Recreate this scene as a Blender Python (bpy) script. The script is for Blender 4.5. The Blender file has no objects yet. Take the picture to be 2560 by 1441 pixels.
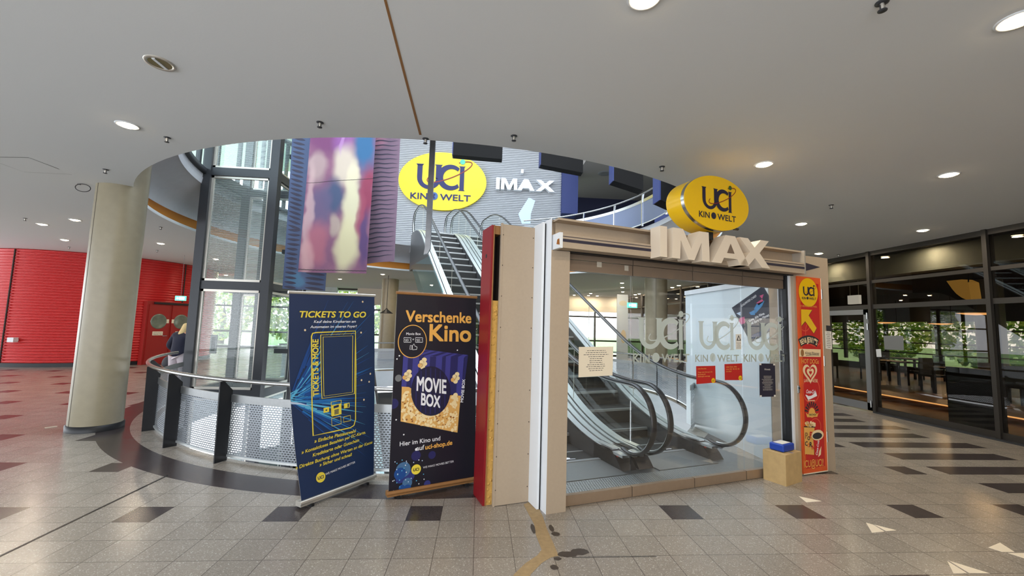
import bpy, math, random
import numpy as np
from mathutils import Vector, Matrix
from mathutils.geometry import tessellate_polygon
random.seed(7)
SC = bpy.context.scene
COL = SC.collection
# ------------------------------------------------------------------ camera
F, W_, H_ = 1040.0, 2560.0, 1441.0
PI_, RO_, YA_ = [math.radians(a) for a in (5.2066, 1.6852, 4.2828)]
EYE = np.array([0, 0, 1.73])
_cy, _sy, _cp, _sp, _cr, _sr = math.cos(YA_), math.sin(YA_), math.cos(PI_), math.sin(PI_), math.cos(RO_), math.sin(RO_)
FW = np.array([_sy*_cp, _cy*_cp, _sp]); _r0 = np.array([_cy, -_sy, 0]); _u0 = np.cross(_r0, FW)
RT = _cr*_r0 + _sr*_u0; UP = -_sr*_r0 + _cr*_u0
cam = bpy.data.cameras.new('camera'); cam.sensor_width = 36.0; cam.lens = 36.0*F/W_
cam.clip_start = 0.05; cam.clip_end = 400
co = bpy.data.objects.new('camera', cam); COL.objects.link(co)
co.matrix_world = Matrix(((RT[0], UP[0], -FW[0], EYE[0]), (RT[1], UP[1], -FW[1], EYE[1]), (RT[2], UP[2], -FW[2], EYE[2]), (0, 0, 0, 1)))
SC.camera = co
# ------------------------------------------------------------------ world, exposure
SC.view_settings.view_transform = 'Standard'; SC.view_settings.look = 'None'
SC.view_settings.exposure = 0.65; SC.view_settings.gamma = 1.0
try: SC.view_settings.use_curve_mapping = False
except Exception: pass
try:
    SC.cycles.max_bounces = 8; SC.cycles.diffuse_bounces = 4; SC.cycles.glossy_bounces = 4
    SC.cycles.transmission_bounces = 6; SC.cycles.transparent_max_bounces = 24
    SC.cycles.caustics_reflective = False; SC.cycles.caustics_refractive = False
    SC.cycles.sample_clamp_indirect = 6.0
except Exception: pass
wd = bpy.data.worlds.new('world'); SC.world = wd; wd.use_nodes = True
_n = wd.node_tree.nodes; _l = wd.node_tree.links
_bg = _n['Background']; _bg.inputs[1].default_value = 3.4
_tc = _n.new('ShaderNodeTexCoord'); _sx = _n.new('ShaderNodeSeparateXYZ'); _rp = _n.new('ShaderNodeValToRGB')
_l.new(_tc.outputs['Generated'], _sx.inputs[0]); _l.new(_sx.outputs[2], _rp.inputs[0]); _l.new(_rp.outputs[0], _bg.inputs[0])
_e = _rp.color_ramp.elements
_e[0].position = 0.0; _e[0].color = (.9, .94, 1.0, 1); _e[1].position = 0.7; _e[1].color = (.78, .89, 1.0, 1)
# ------------------------------------------------------------------ pixel helpers (photo frame 2560x1441)
def ray(x, y): return (x-1280)*RT - (y-720.5)*UP + F*FW
def atz(x, y, z=0.0): d = ray(x, y); return EYE + d*(z-EYE[2])/d[2]
def aty(x, y, Y): d = ray(x, y); return EYE + d*(Y-EYE[1])/d[1]
def onp(x, y, p, n):
    d = ray(x, y); p = np.array(p, float); n = np.array(n, float); return EYE + d*((p-EYE)@n)/(d@n)
def proj(P):
    q = np.array(P, float)-EYE; w = q@FW; return np.array([1280+F*(q@RT)/w, 720.5-F*(q@UP)/w])
# kiosk frame: U along its front, W into the picture
KA = math.radians(17.2); KU = np.array([math.cos(KA), math.sin(KA), 0]); KW = np.array([-math.sin(KA), math.cos(KA), 0])
KO = np.array([.675, 3.982, 0]); ZZ = np.array([0, 0, 1.0])
def K(u, w, z=0.0): return KO + u*KU + w*KW + z*ZZ
def kc(P): d = np.array(P)-KO; return d@KU, d@KW, d[2]
# rotunda
RC = np.array([-.68, 10.5]); CZ = 3.72; UZ = 4.75
def rp(R, deg, z): a = math.radians(deg); return np.array([RC[0]+R*math.cos(a), RC[1]+R*math.sin(a), z])

# ------------------------------------------------------------------ materials
M = {}
def lin(c): return tuple(((x/12.92) if x <= .04045 else ((x+.055)/1.055)**2.4) for x in [v/255 for v in c])
def mat(name, rgb, rough=.5, metal=0.0, emit=None, spec=.5, noise=0.0, nscale=20.0, bump=0.0):
    m = bpy.data.materials.new(name); m.use_nodes = True; nt = m.node_tree; b = nt.nodes['Principled BSDF']
    c = lin(rgb)+(1,)
    b.inputs['Base Color'].default_value = c; b.inputs['Roughness'].default_value = rough; b.inputs['Metallic'].default_value = metal
    b.inputs['Specular IOR Level'].default_value = spec
    if emit: b.inputs['Emission Color'].default_value = c; b.inputs['Emission Strength'].default_value = emit
    if noise or bump:
        t = nt.nodes.new('ShaderNodeTexCoord'); n = nt.nodes.new('ShaderNodeTexNoise'); n.inputs['Scale'].default_value = nscale; n.inputs['Detail'].default_value = 4
        nt.links.new(t.outputs['Object'], n.inputs['Vector'])
        if noise:
            mr = nt.nodes.new('ShaderNodeMapRange'); mr.inputs[3].default_value = 1-noise; mr.inputs[4].default_value = 1+noise
            nt.links.new(n.outputs[0], mr.inputs[0])
            mx = nt.nodes.new('ShaderNodeMix'); mx.data_type = 'RGBA'; mx.blend_type = 'MULTIPLY'; mx.inputs[0].default_value = 1
            mx.inputs[6].default_value = c; nt.links.new(mr.outputs[0], mx.inputs[7]); nt.links.new(mx.outputs[2], b.inputs['Base Color'])
        if bump:
            bp = nt.nodes.new('ShaderNodeBump'); bp.inputs['Strength'].default_value = bump; bp.inputs['Distance'].default_value = .01
            nt.links.new(n.outputs[0], bp.inputs['Height']); nt.links.new(bp.outputs[0], b.inputs['Normal'])
    M[name] = m; return m
def glassmat(name, tint=(255, 255, 255), refl=.10, rough=.0, frost=0.0, fcol=(230, 235, 235), fr=.3):
    m = bpy.data.materials.new(name); m.use_nodes = True; nt = m.node_tree; N = nt.nodes; L = nt.links
    N.remove(N['Principled BSDF']); o = N['Material Output']
    tr = N.new('ShaderNodeBsdfTransparent'); tr.inputs[0].default_value = lin(tint)+(1,)
    gl = N.new('ShaderNodeBsdfGlossy'); gl.inputs['Roughness'].default_value = rough; gl.inputs[0].default_value = (1, 1, 1, 1)
    lw = N.new('ShaderNodeLayerWeight'); lw.inputs[0].default_value = .25
    ma = N.new('ShaderNodeMath'); ma.operation = 'MULTIPLY_ADD'; ma.inputs[1].default_value = fr; ma.inputs[2].default_value = refl*.3; ma.use_clamp = True
    L.new(lw.outputs['Fresnel'], ma.inputs[0])
    mx = N.new('ShaderNodeMixShader'); L.new(ma.outputs[0], mx.inputs[0]); L.new(tr.outputs[0], mx.inputs[1]); L.new(gl.outputs[0], mx.inputs[2])
    last = mx
    if frost:
        d1 = N.new('ShaderNodeBsdfDiffuse'); d1.inputs[0].default_value = lin(fcol)+(1,); d2 = N.new('ShaderNodeBsdfTranslucent'); d2.inputs[0].default_value = lin(fcol)+(1,)
        df = N.new('ShaderNodeMixShader'); df.inputs[0].default_value = .4; L.new(d1.outputs[0], df.inputs[1]); L.new(d2.outputs[0], df.inputs[2])
        m2 = N.new('ShaderNodeMixShader'); m2.inputs[0].default_value = frost; L.new(mx.outputs[0], m2.inputs[1]); L.new(df.outputs[0], m2.inputs[2]); last = m2
    L.new(last.outputs[0], o.inputs[0]); M[name] = m; return m
def shader(name):
    m = bpy.data.materials.new(name); m.use_nodes = True; M[name] = m
    return m, m.node_tree.nodes, m.node_tree.links, m.node_tree.nodes['Principled BSDF']
class NB:   # tiny node-math helper
    def __init__(s, N, L): s.N, s.L = N, L
    def put(s, sock, v):
        if isinstance(v, (int, float)): sock.default_value = v
        else: s.L.new(v, sock)
    def m(s, op, a, b=0.0, c=0.0):
        n = s.N.new('ShaderNodeMath'); n.operation = op; s.put(n.inputs[0], a); s.put(n.inputs[1], b)
        if op in ('MULTIPLY_ADD', 'COMPARE', 'SMOOTH_MIN'): s.put(n.inputs[2], c)
        return n.outputs[0]
    def mix(s, f, a, b, mode='MIX'):
        n = s.N.new('ShaderNodeMix'); n.data_type = 'RGBA'; n.blend_type = mode; s.put(n.inputs[0], f)
        for k, v in ((6, a), (7, b)):
            if isinstance(v, tuple): n.inputs[k].default_value = lin(v)+(1,)
            else: s.L.new(v, n.inputs[k])
        return n.outputs[2]
    def rng(s, v, a, b, c=0.0, d=1.0):
        n = s.N.new('ShaderNodeMapRange'); n.interpolation_type = 'SMOOTHSTEP'; s.put(n.inputs[0], v)
        for i, x in zip((1, 2, 3, 4), (a, b, c, d)): n.inputs[i].default_value = x
        return n.outputs[0]
    def noise(s, vec, sc, det=3.0, col=False):
        n = s.N.new('ShaderNodeTexNoise'); n.inputs['Scale'].default_value = sc; n.inputs['Detail'].default_value = det
        if vec is not None: s.L.new(vec, n.inputs['Vector'])
        return n.outputs[1 if col else 0]

mat('ceiling_paint', (224, 227, 228), .9, bump=.05, nscale=60)
mat('concrete', (146, 137, 114), .36, noise=.12, nscale=9, bump=.1)
mat('dark_steel', (58, 60, 64), .45, .3, noise=.06)
mat('black_metal', (28, 29, 32), .45, .2)
mat('steel', (200, 202, 204), .25, 1.0)
mat('rod_steel', (128, 130, 134), .3, .8, noise=.25, nscale=12)
mat('bright_steel', (226, 230, 230), .32, .75)
mat('brushed', (150, 152, 152), .35, .9, noise=.1, nscale=30)
mat('alu', (205, 200, 190), .35, .6)
mat('red_paint', (196, 34, 34), .26, .1, spec=.7)
mat('red_door', (150, 30, 26), .4)
mat('red_board', (136, 16, 28), .4, noise=.05)
mat('beige_board', (174, 157, 136), .6, noise=.05, nscale=40)
mat('white_board', (226, 230, 234), .5)
mat('white_panel', (222, 234, 240), .25)
mat('foam_yellow', (206, 162, 84), .85, noise=.25, nscale=25, bump=.4)
mat('wood_edge', (150, 106, 60), .6, noise=.15)
mat('cavity', (46, 34, 28), .8)
mat('taupe_metal', (136, 118, 102), .4, .35, noise=.05)
mat('stainless_base', (168, 146, 124), .35, .55, noise=.08)
mat('dark_stripe', (38, 34, 54), .5)
mat('rubber', (22, 22, 24), .38, spec=.6)
mat('plate', (150, 152, 150), .38, .7, noise=.1, nscale=60)
mat('step_dark', (44, 44, 44), .5, .3, noise=.15, nscale=40)
mat('step_edge', (168, 170, 170), .4, .6)
mat('foot_black', (42, 40, 42), .35, .1)
mat('cladding', (92, 92, 94), .4, .3)
mat('foam_white', (226, 212, 192), .7)
mat('sign_yellow', (236, 190, 16), .3)
mat('sign_yellow_back', (222, 200, 14), .35)
mat('logo_navy', (26, 22, 52), .5)
mat('logo_blue', (8, 18, 84), .5)
mat('logo_red', (128, 30, 30), .5)
mat('logo_green', (50, 84, 36), .5)
mat('logo_teal', (80, 186, 160), .5)
mat('globe_blue', (60, 96, 150), .5)
mat('mid_grey', (120, 122, 124), .5)
mat('imax_white', (238, 242, 246), .4)
mat('b_navy', (24, 46, 84), .5, noise=.12, nscale=3)
mat('b_dark', (22, 20, 34), .45, noise=.1, nscale=3)
mat('t_yellow', (238, 216, 72), .5)
mat('t_white', (238, 240, 244), .5)
mat('t_gold', (234, 176, 84), .5)
mat('t_cream', (240, 214, 170), .5)
mat('s_blue', (30, 110, 180), .5); mat('s_cyan', (90, 180, 220), .5); mat('s_deep', (22, 72, 140), .5); mat('s_pale', (190, 210, 235), .5)
mat('box_blue', (62, 62, 140), .5); mat('box_blue_dark', (36, 36, 92), .5); mat('disc_dark', (26, 24, 56), .5)
mat('pop_light', (244, 222, 168), .6); mat('pop_mid', (226, 176, 98), .6); mat('pop_dark', (150, 92, 36), .6)
mat('bokeh', (70, 110, 150), .5); mat('bokeh_b', (44, 52, 120), .5)
mat('s_red', (196, 34, 34), .4); mat('s_orange', (222, 92, 40), .4); mat('s_line', (222, 86, 60), .4)
mat('paper', (226, 222, 212), .7); mat('paper_cream', (232, 220, 196), .7); mat('ink', (44, 42, 46), .7); mat('poster_red', (186, 34, 30), .5); mat('poster_dark', (34, 32, 52), .5)
mat('poster_navy', (36, 40, 58), .5); mat('p_pink', (196, 84, 130), .5); mat('p_blue', (70, 140, 196), .5)
mat('case_blue', (24, 64, 166), .4); mat('cardboard', (192, 162, 112), .85, noise=.2, nscale=12)
mat('orange_band', (206, 132, 44), .5); mat('fascia_grey', (206, 208, 212), .7, noise=.06, nscale=8); mat('fascia_white', (226, 232, 238), .6)
mat('corr_silver', (196, 199, 203), .4, .15); mat('blue_wall', (36, 50, 104), .6); mat('soffit_dark', (150, 146, 140), .8); mat('navy_dark', (26, 30, 60), .7)
mat('black_box', (13, 12, 12), .7, spec=.2); mat('pale_blue', (196, 216, 238), .5)
mat('green_emit', (90, 220, 180), .5, emit=1.2); mat('white_emit', (240, 248, 255), .5, emit=1.6)
mat('lamp_warm', (255, 226, 180), .5, emit=30.0); mat('lamp_orange', (255, 196, 128), .5, emit=3.0); mat('lamp_off', (150, 142, 110), .15, .8)
mat('golden', (226, 176, 84), .5, emit=.7)
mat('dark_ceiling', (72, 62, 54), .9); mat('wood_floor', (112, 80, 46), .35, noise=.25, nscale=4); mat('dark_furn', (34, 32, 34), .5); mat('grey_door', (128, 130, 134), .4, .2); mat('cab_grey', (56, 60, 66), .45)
mat('dark_frame', (58, 54, 50), .45, .3); mat('concrete_band', (196, 210, 206), .7, noise=.15, nscale=3)
mat('skin', (214, 164, 138), .6); mat('hair', (222, 196, 140), .6, noise=.2, nscale=60); mat('jacket', (34, 36, 56), .8); mat('trousers', (206, 196, 204), .8); mat('bag', (58, 58, 66), .7); mat('shoe', (220, 220, 224), .6)
mat('cloth_mark', (62, 60, 78), .8)
mat('trunk', (84, 68, 50), .9); mat('stain', (66, 56, 48), .5, noise=.2); mat('mortar', (170, 146, 108), .8, noise=.25, nscale=30, bump=.3); mat('sticker', (236, 226, 206), .6, noise=.06, nscale=30)
mat('porthole', (120, 128, 116), .2, .3, noise=.4, nscale=8); mat('lower_floor', (112, 116, 122), .4)
mat('green_bag', (60, 150, 110), .6); mat('upper_floor', (176, 174, 170), .5); mat('wall_cream', (216, 208, 190), .8)
for i, c in enumerate(((150, 190, 84), (200, 220, 104), (116, 160, 74), (226, 232, 128))): mat('leaf_%s' % 'abcd'[i], c, .6)
glassmat('glass', fr=.22); glassmat('glass_esc', (244, 248, 246), .05, fr=.06); glassmat('glass_dark', (170, 164, 154), .1, fr=.2)
glassmat('film', (255, 255, 255), .02, frost=.88, fcol=(206, 212, 202)); glassmat('glass_pale', (224, 240, 240), .08, frost=.06)
# special materials ---------------------------------------------------
def floor_mat():
    m, N, L, b = shader('terrazzo'); q = NB(N, L)
    tc = N.new('ShaderNodeTexCoord'); sp = N.new('ShaderNodeSeparateXYZ'); L.new(tc.outputs['Object'], sp.inputs[0])
    x, y = sp.outputs[0], sp.outputs[1]
    tx = q.m('DIVIDE', q.m('SUBTRACT', x, .017), .3025); ty = q.m('DIVIDE', q.m('SUBTRACT', y, 3.875), .2975)
    ix, iy = q.m('FLOOR', tx), q.m('FLOOR', ty)
    fx = q.m('SUBTRACT', tx, ix); fy = q.m('SUBTRACT', ty, iy)
    ex = q.m('MINIMUM', fx, q.m('SUBTRACT', 1.0, fx)); ey = q.m('MINIMUM', fy, q.m('SUBTRACT', 1.0, fy))
    joint = q.m('LESS_THAN', q.m('MINIMUM', ex, ey), .008)
    mx_ = q.m('COMPARE', q.m('FLOORED_MODULO', ix, 4.0), 2.0, .1); my_ = q.m('COMPARE', q.m('FLOORED_MODULO', iy, 4.0), 0.0, .1)
    lat = q.m('MULTIPLY', mx_, my_)
    bar = q.m('MULTIPLY', q.m('MULTIPLY', q.m('GREATER_THAN', ix, 19.5), q.m('LESS_THAN', ix, 25.5)), q.m('COMPARE', q.m('FLOORED_MODULO', iy, 2.0), 0.0, .1))
    out = q.m('MULTIPLY', lat, q.m('SUBTRACT', 1.0, q.m('MULTIPLY', q.m('GREATER_THAN', ix, 1.5), q.m('LESS_THAN', ix, 5.5))))
    dx, dy = q.m('SUBTRACT', x, float(RC[0])), q.m('SUBTRACT', y, float(RC[1]))
    r = q.m('SQRT', q.m('ADD', q.m('MULTIPLY', dx, dx), q.m('MULTIPLY', dy, dy)))
    ring = q.m('LESS_THAN', r, 6.17); kerb = q.m('LESS_THAN', r, 5.80)
    dark = q.m('MAXIMUM', q.m('MAXIMUM', out, bar), ring)
    dark = q.m('MULTIPLY', dark, q.m('SUBTRACT', 1.0, kerb))
    vor = N.new('ShaderNodeTexVoronoi'); vor.inputs['Scale'].default_value = 150; L.new(tc.outputs['Object'], vor.inputs['Vector'])
    sv = N.new('ShaderNodeSeparateColor'); L.new(vor.outputs['Color'], sv.inputs[0])
    vor2 = N.new('ShaderNodeTexVoronoi'); vor2.inputs['Scale'].default_value = 300; L.new(tc.outputs['Object'], vor2.inputs['Vector'])
    sv2 = N.new('ShaderNodeSeparateColor'); L.new(vor2.outputs['Color'], sv2.inputs[0])
    chip = q.m('ADD', q.m('MULTIPLY', sv.outputs[0], .55), q.m('MULTIPLY', sv2.outputs[0], .45))
    wn = N.new('ShaderNodeTexWhiteNoise'); wn.noise_dimensions = '2D'; cb = N.new('ShaderNodeCombineXYZ'); L.new(ix, cb.inputs[0]); L.new(iy, cb.inputs[1]); L.new(cb.outputs[0], wn.inputs['Vector'])
    light = q.mix(chip, (138, 131, 123), (170, 163, 153)); light = q.mix(q.m('GREATER_THAN', sv.outputs[1], .95), light, (194, 188, 179))
    dk = q.mix(chip, (62, 56, 56), (80, 73, 73)); dk = q.mix(q.m('GREATER_THAN', sv.outputs[1], .95), dk, (48, 43, 46))
    c = q.mix(dark, light, dk)
    tone = N.new('ShaderNodeMapRange'); L.new(wn.outputs[0], tone.inputs[0]); tone.inputs[3].default_value = .90; tone.inputs[4].default_value = 1.06
    n2 = N.new('ShaderNodeMix'); n2.data_type = 'RGBA'; n2.blend_type = 'MULTIPLY'; n2.inputs[0].default_value = 1; L.new(c, n2.inputs[6]); L.new(tone.outputs[0], n2.inputs[7])
    c = q.mix(q.m('MULTIPLY', joint, .75), n2.outputs[2], (62, 54, 50))
    L.new(c, b.inputs['Base Color'])
    rn = q.noise(tc.outputs['Object'], 5.0, 4.0)
    rr = N.new('ShaderNodeMapRange'); L.new(rn, rr.inputs[0]); rr.inputs[3].default_value = .16; rr.inputs[4].default_value = .3; L.new(rr.outputs[0], b.inputs['Roughness'])
    b.inputs['Specular IOR Level'].default_value = .55
floor_mat()
def mesh_mat(name, col, pu, pv, hole, metal=.6):   # perforated sheet: brick-laid slots cut out
    m, N, L, b = shader(name); o = N['Material Output']
    uv = N.new('ShaderNodeUVMap'); br = N.new('ShaderNodeTexBrick'); L.new(uv.outputs[0], br.inputs['Vector'])
    br.inputs['Scale'].default_value = 1.0; br.inputs['Brick Width'].default_value = pu; br.inputs['Row Height'].default_value = pv
    br.inputs['Mortar Size'].default_value = hole; br.inputs['Mortar Smooth'].default_value = 0.0; br.inputs['Bias'].default_value = 0.0
    b.inputs['Base Color'].default_value = lin(col)+(1,); b.inputs['Metallic'].default_value = metal; b.inputs['Roughness'].default_value = .4
    tr = N.new('ShaderNodeBsdfTransparent'); mx = N.new('ShaderNodeMixShader'); L.new(br.outputs['Fac'], mx.inputs[0]); L.new(tr.outputs[0], mx.inputs[1]); L.new(b.outputs[0], mx.inputs[2]); L.new(mx.outputs[0], o.inputs[0])
mesh_mat('perforated', (150, 156, 162), .042, .026, .0075)
mesh_mat('perforated_fine', (120, 130, 156), .014, .014, .005)
def striped_glass():   # clear pane printed with fine pale lines
    m, N, L, b = shader('glass_lined'); o = N['Material Output']; q = NB(N, L)
    uv = N.new('ShaderNodeUVMap'); sp = N.new('ShaderNodeSeparateXYZ'); L.new(uv.outputs[0], sp.inputs[0])
    fr = q.m('FRACT', q.m('MULTIPLY', sp.outputs[1], 42.0)); ln = q.m('LESS_THAN', fr, .42)
    df = N.new('ShaderNodeBsdfDiffuse'); df.inputs[0].default_value = lin((206, 222, 220))+(1,)
    tr = N.new('ShaderNodeBsdfTransparent'); gl = N.new('ShaderNodeBsdfGlossy'); gl.inputs['Roughness'].default_value = 0.0
    m1 = N.new('ShaderNodeMixShader'); m1.inputs[0].default_value = .07; L.new(tr.outputs[0], m1.inputs[1]); L.new(gl.outputs[0], m1.inputs[2])
    m2 = N.new('ShaderNodeMixShader'); L.new(q.m('MULTIPLY', ln, .5), m2.inputs[0]); L.new(m1.outputs[0], m2.inputs[1]); L.new(df.outputs[0], m2.inputs[2]); L.new(m2.outputs[0], o.inputs[0])
striped_glass()
def painted_cloth(name, base, blobs, dist=.35, ns=2.2):
    m, N, L, b = shader(name); q = NB(N, L); b.inputs['Roughness'].default_value = .8
    uv = N.new('ShaderNodeUVMap'); nz = q.noise(uv.outputs[0], ns, 2.0, True)
    va = N.new('ShaderNodeVectorMath'); va.operation = 'SUBTRACT'; L.new(nz, va.inputs[0]); va.inputs[1].default_value = (.5, .5, .5)
    vs = N.new('ShaderNodeVectorMath'); vs.operation = 'SCALE'; L.new(va.outputs[0], vs.inputs[0]); vs.inputs['Scale'].default_value = dist
    vd = N.new('ShaderNodeVectorMath'); vd.operation = 'ADD'; L.new(uv.outputs[0], vd.inputs[0]); L.new(vs.outputs[0], vd.inputs[1])
    sp = N.new('ShaderNodeSeparateXYZ'); L.new(vd.outputs[0], sp.inputs[0])
    c = q.mix(q.noise(vd.outputs[0], 2.5, 4.0), *base)
    for (cx, cy, rx, ry, col, k) in blobs:
        dx = q.m('DIVIDE', q.m('SUBTRACT', sp.outputs[0], cx), rx); dy = q.m('DIVIDE', q.m('SUBTRACT', sp.outputs[1], cy), ry)
        d = q.m('SQRT', q.m('ADD', q.m('MULTIPLY', dx, dx), q.m('MULTIPLY', dy, dy)))
        c = q.mix(q.rng(d, .45, 1.1, k, 0.0), c, col)
    L.new(c, b.inputs['Base Color'])
# u to the right, v up, both in metres
painted_cloth('cloth_painted', ((98, 62, 96), (146, 102, 122)), [
    (.3, 3.0, .5, .8, (104, 52, 98), .8), (.7, 2.9, .3, .6, (132, 84, 148), .7), (1.13, 2.75, .26, .85, (42, 96, 138), .97), (.18, 2.15, .22, .4, (168, 150, 146), .7), (.75, 2.2, .3, .5, (196, 186, 168), .85), (.95, 1.9, .14, .5, (206, 198, 172), .9),
    (.58, 1.55, .3, .45, (62, 78, 108), .97), (.32, 1.35, .28, .55, (92, 84, 116), .85), (.95, 1.3, .2, .8, (200, 196, 166), .95), (.9, .6, .28, .75, (198, 192, 156), .97), (.6, .95, .12, .3, (180, 170, 152), .6),
    (.1, 1.1, .1, 1.3, (196, 168, 168), .6), (.3, .6, .25, .55, (160, 96, 112), .85), (.12, .3, .16, .4, (190, 148, 150), .7), (1.22, 1.6, .14, .7, (134, 48, 74), .85), (1.24, .7, .12, .7, (78, 58, 104), .9), (1.13, 1.2, .1, .6, (146, 70, 92), .7), (.66, 2.85, .05, .5, (170, 130, 180), .6)], .3, 1.7)
painted_cloth('cloth_blue', ((64, 78, 110), (84, 98, 130)), [(.25, .2, .25, .2, (78, 122, 152), .8)])
painted_cloth('cloth_pink', ((112, 92, 112), (134, 110, 128)), [(.3, 2.7, .3, .3, (176, 122, 142), .7)])
# ------------------------------------------------------------------ mesh builder
V3 = lambda p: np.array(p, float)
ORG = {}
class MB:
    def __init__(s): s.v, s.f, s.mi, s.sm, s.mats, s.uv = [], [], [], [], [], {}
    def m(s, name):
        if name not in s.mats: s.mats.append(name)
        return s.mats.index(name)
    def add(s, vs, fs, mt, smooth=False, uvs=None):
        o = len(s.v); k = s.m(mt); s.v.extend([tuple(map(float, p)) for p in vs])
        for f in fs:
            if uvs is not None: s.uv[len(s.f)] = [uvs[i] for i in f]
            s.f.append(tuple(i+o for i in f)); s.mi.append(k); s.sm.append(smooth)
        return s
    def obox(s, c, ax, ay, az, mt):      # centre and three half-axis vectors
        c, ax, ay, az = map(V3, (c, ax, ay, az)); vs = [c+i*ax+j*ay+k*az for k in (-1, 1) for j in (-1, 1) for i in (-1, 1)]
        return s.add(vs, [(0, 2, 3, 1), (4, 5, 7, 6), (0, 1, 5, 4), (2, 6, 7, 3), (0, 4, 6, 2), (1, 3, 7, 5)], mt)
    def box(s, x0, x1, y0, y1, z0, z1, mt): return s.obox(((x0+x1)/2, (y0+y1)/2, (z0+z1)/2), ((x1-x0)/2, 0, 0), (0, (y1-y0)/2, 0), (0, 0, (z1-z0)/2), mt)
    def kbox(s, u0, u1, w0, w1, z0, z1, mt): return s.obox(K((u0+u1)/2, (w0+w1)/2, (z0+z1)/2), KU*(u1-u0)/2, KW*(w1-w0)/2, ZZ*(z1-z0)/2, mt)
    def bar(s, p, q, w, h, mt, up=(0, 0, 1)):
        p, q = V3(p), V3(q); d = q-p; L = np.linalg.norm(d); d = d/L; up = V3(up)
        sd = np.cross(d, up)
        if np.linalg.norm(sd) < 1e-4: sd = np.array([1.0, 0, 0])
        sd = sd/np.linalg.norm(sd); u2 = np.cross(sd, d)
        return s.obox((p+q)/2, d*L/2, sd*w/2, u2*h/2, mt)
    def tube(s, pts, r, mt, n=10, closed=False, cap=True, up=(0, 0, 1), sx=1.0, sy=1.0):
        pts = [V3(p) for p in pts]; N = len(pts); rs = r if isinstance(r, (list, tuple)) else [r]*N; vs = []
        up = V3(up); prev = None
        for i in range(N):
            a = pts[i-1] if (i > 0 or closed) else pts[i]; b = pts[(i+1) % N] if (i < N-1 or closed) else pts[i]
            d = b-a; d = d/max(np.linalg.norm(d), 1e-9); sd = np.cross(d, up)
            if np.linalg.norm(sd) < 1e-3: sd = prev if prev is not None else np.cross(d, (1, 0, 0.01))
            sd = sd/np.linalg.norm(sd); prev = sd; u2 = np.cross(sd, d)
            for k in range(n):
                t = 2*math.pi*k/n; vs.append(pts[i]+rs[i]*(sx*math.cos(t)*sd+sy*math.sin(t)*u2))
        fs = []
        for i in range(N if closed else N-1):
            j = (i+1) % N
            for k in range(n): k2 = (k+1) % n; fs.append((i*n+k, i*n+k2, j*n+k2, j*n+k))
        s.add(vs, fs, mt, True)
        if cap and not closed: o = len(vs); s.add(vs[:n], [tuple(range(n))[::-1]], mt); s.add(vs[-n:], [tuple(range(n))], mt)
        return s
    def lathe(s, c, prof, mt, n=24, axis=(0, 0, 1), smooth=True, sx=1.0):   # prof: (r, h) along axis
        c, ax = V3(c), V3(axis); ax = ax/np.linalg.norm(ax); e1 = np.cross(ax, (0, 1, 0) if abs(ax[1]) < .9 else (1, 0, 0)); e1 = e1/np.linalg.norm(e1); e2 = np.cross(ax, e1)
        vs = [c+h*ax+r*(sx*math.cos(2*math.pi*k/n)*e1+math.sin(2*math.pi*k/n)*e2) for r, h in prof for k in range(n)]; fs = []
        for i in range(len(prof)-1):
            for k in range(n): k2 = (k+1) % n; fs.append((i*n+k, i*n+k2, (i+1)*n+k2, (i+1)*n+k))
        s.add(vs, fs, mt, smooth)
        for i, fl in ((0, True), (len(prof)-1, False)):
            if prof[i][0] > 1e-6: s.add(vs[i*n:(i+1)*n], [tuple(range(n))[::-1] if fl else tuple(range(n))], mt)
        return s
    def rev(s, prof, a0, a1, n, mt, c=RC, smooth=True, uv=False, closed=False):   # profile (R, z) swept round the rotunda centre
        vs, uvs = [], []; P = len(prof); ln = [0.0]
        for i in range(1, P): ln.append(ln[-1]+math.hypot(prof[i][0]-prof[i-1][0], prof[i][1]-prof[i-1][1]))
        for j in range(n+1):
            a = math.radians(a0+(a1-a0)*j/n)
            for i, (R, z) in enumerate(prof): vs.append((c[0]+R*math.cos(a), c[1]+R*math.sin(a), z)); uvs.append((a*prof[0][0], z if uv else ln[i]))
        fs = []
        for j in range(n):
            for i in range(P if closed else P-1):
                i2 = (i+1) % P; fs.append((j*P+i, j*P+i2, (j+1)*P+i2, (j+1)*P+i))
        s.add(vs, fs, mt, smooth, uvs)
        if closed: s.add(vs[:P], [tuple(range(P))], mt); s.add(vs[-P:], [tuple(range(P))[::-1]], mt)
        return s
    def prism(s, S, pts, o0, o1, mt, smooth_side=False):   # outline on a surface pushed from offset o0 to o1
        n = len(pts); vs = [S.at(a, b, o0) for a, b in pts]+[S.at(a, b, o1) for a, b in pts]
        tr = tessellate_polygon([[Vector((a, b, 0)) for a, b in pts]])
        s.add(vs, [t for t in tr]+[tuple(i+n for i in t) for t in tr], mt)
        return s.add(vs, [(i, (i+1) % n, (i+1) % n+n, i+n) for i in range(n)], mt, smooth_side)
    # flat artwork on a surface
    def tri(s, S, T, mt, off):
        vs, fs, idx = [], [], {}
        def vid(p):
            k = (round(p[0], 6), round(p[1], 6))
            if k not in idx: idx[k] = len(vs); vs.append(S.at(p[0], p[1], off))
            return idx[k]
        st = list(T); me = S.maxedge
        while st:
            t = st.pop()
            if me:
                L = [math.hypot(t[i][0]-t[(i+1) % 3][0], t[i][1]-t[(i+1) % 3][1]) for i in range(3)]; i = L.index(max(L))
                if L[i] > me:
                    a, b, c = t[i], t[(i+1) % 3], t[(i+2) % 3]; mm = ((a[0]+b[0])/2, (a[1]+b[1])/2); st += [(a, mm, c), (mm, b, c)]; continue
            fs.append(tuple(vid(p) for p in t))
        return s.add(vs, fs, mt)
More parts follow.
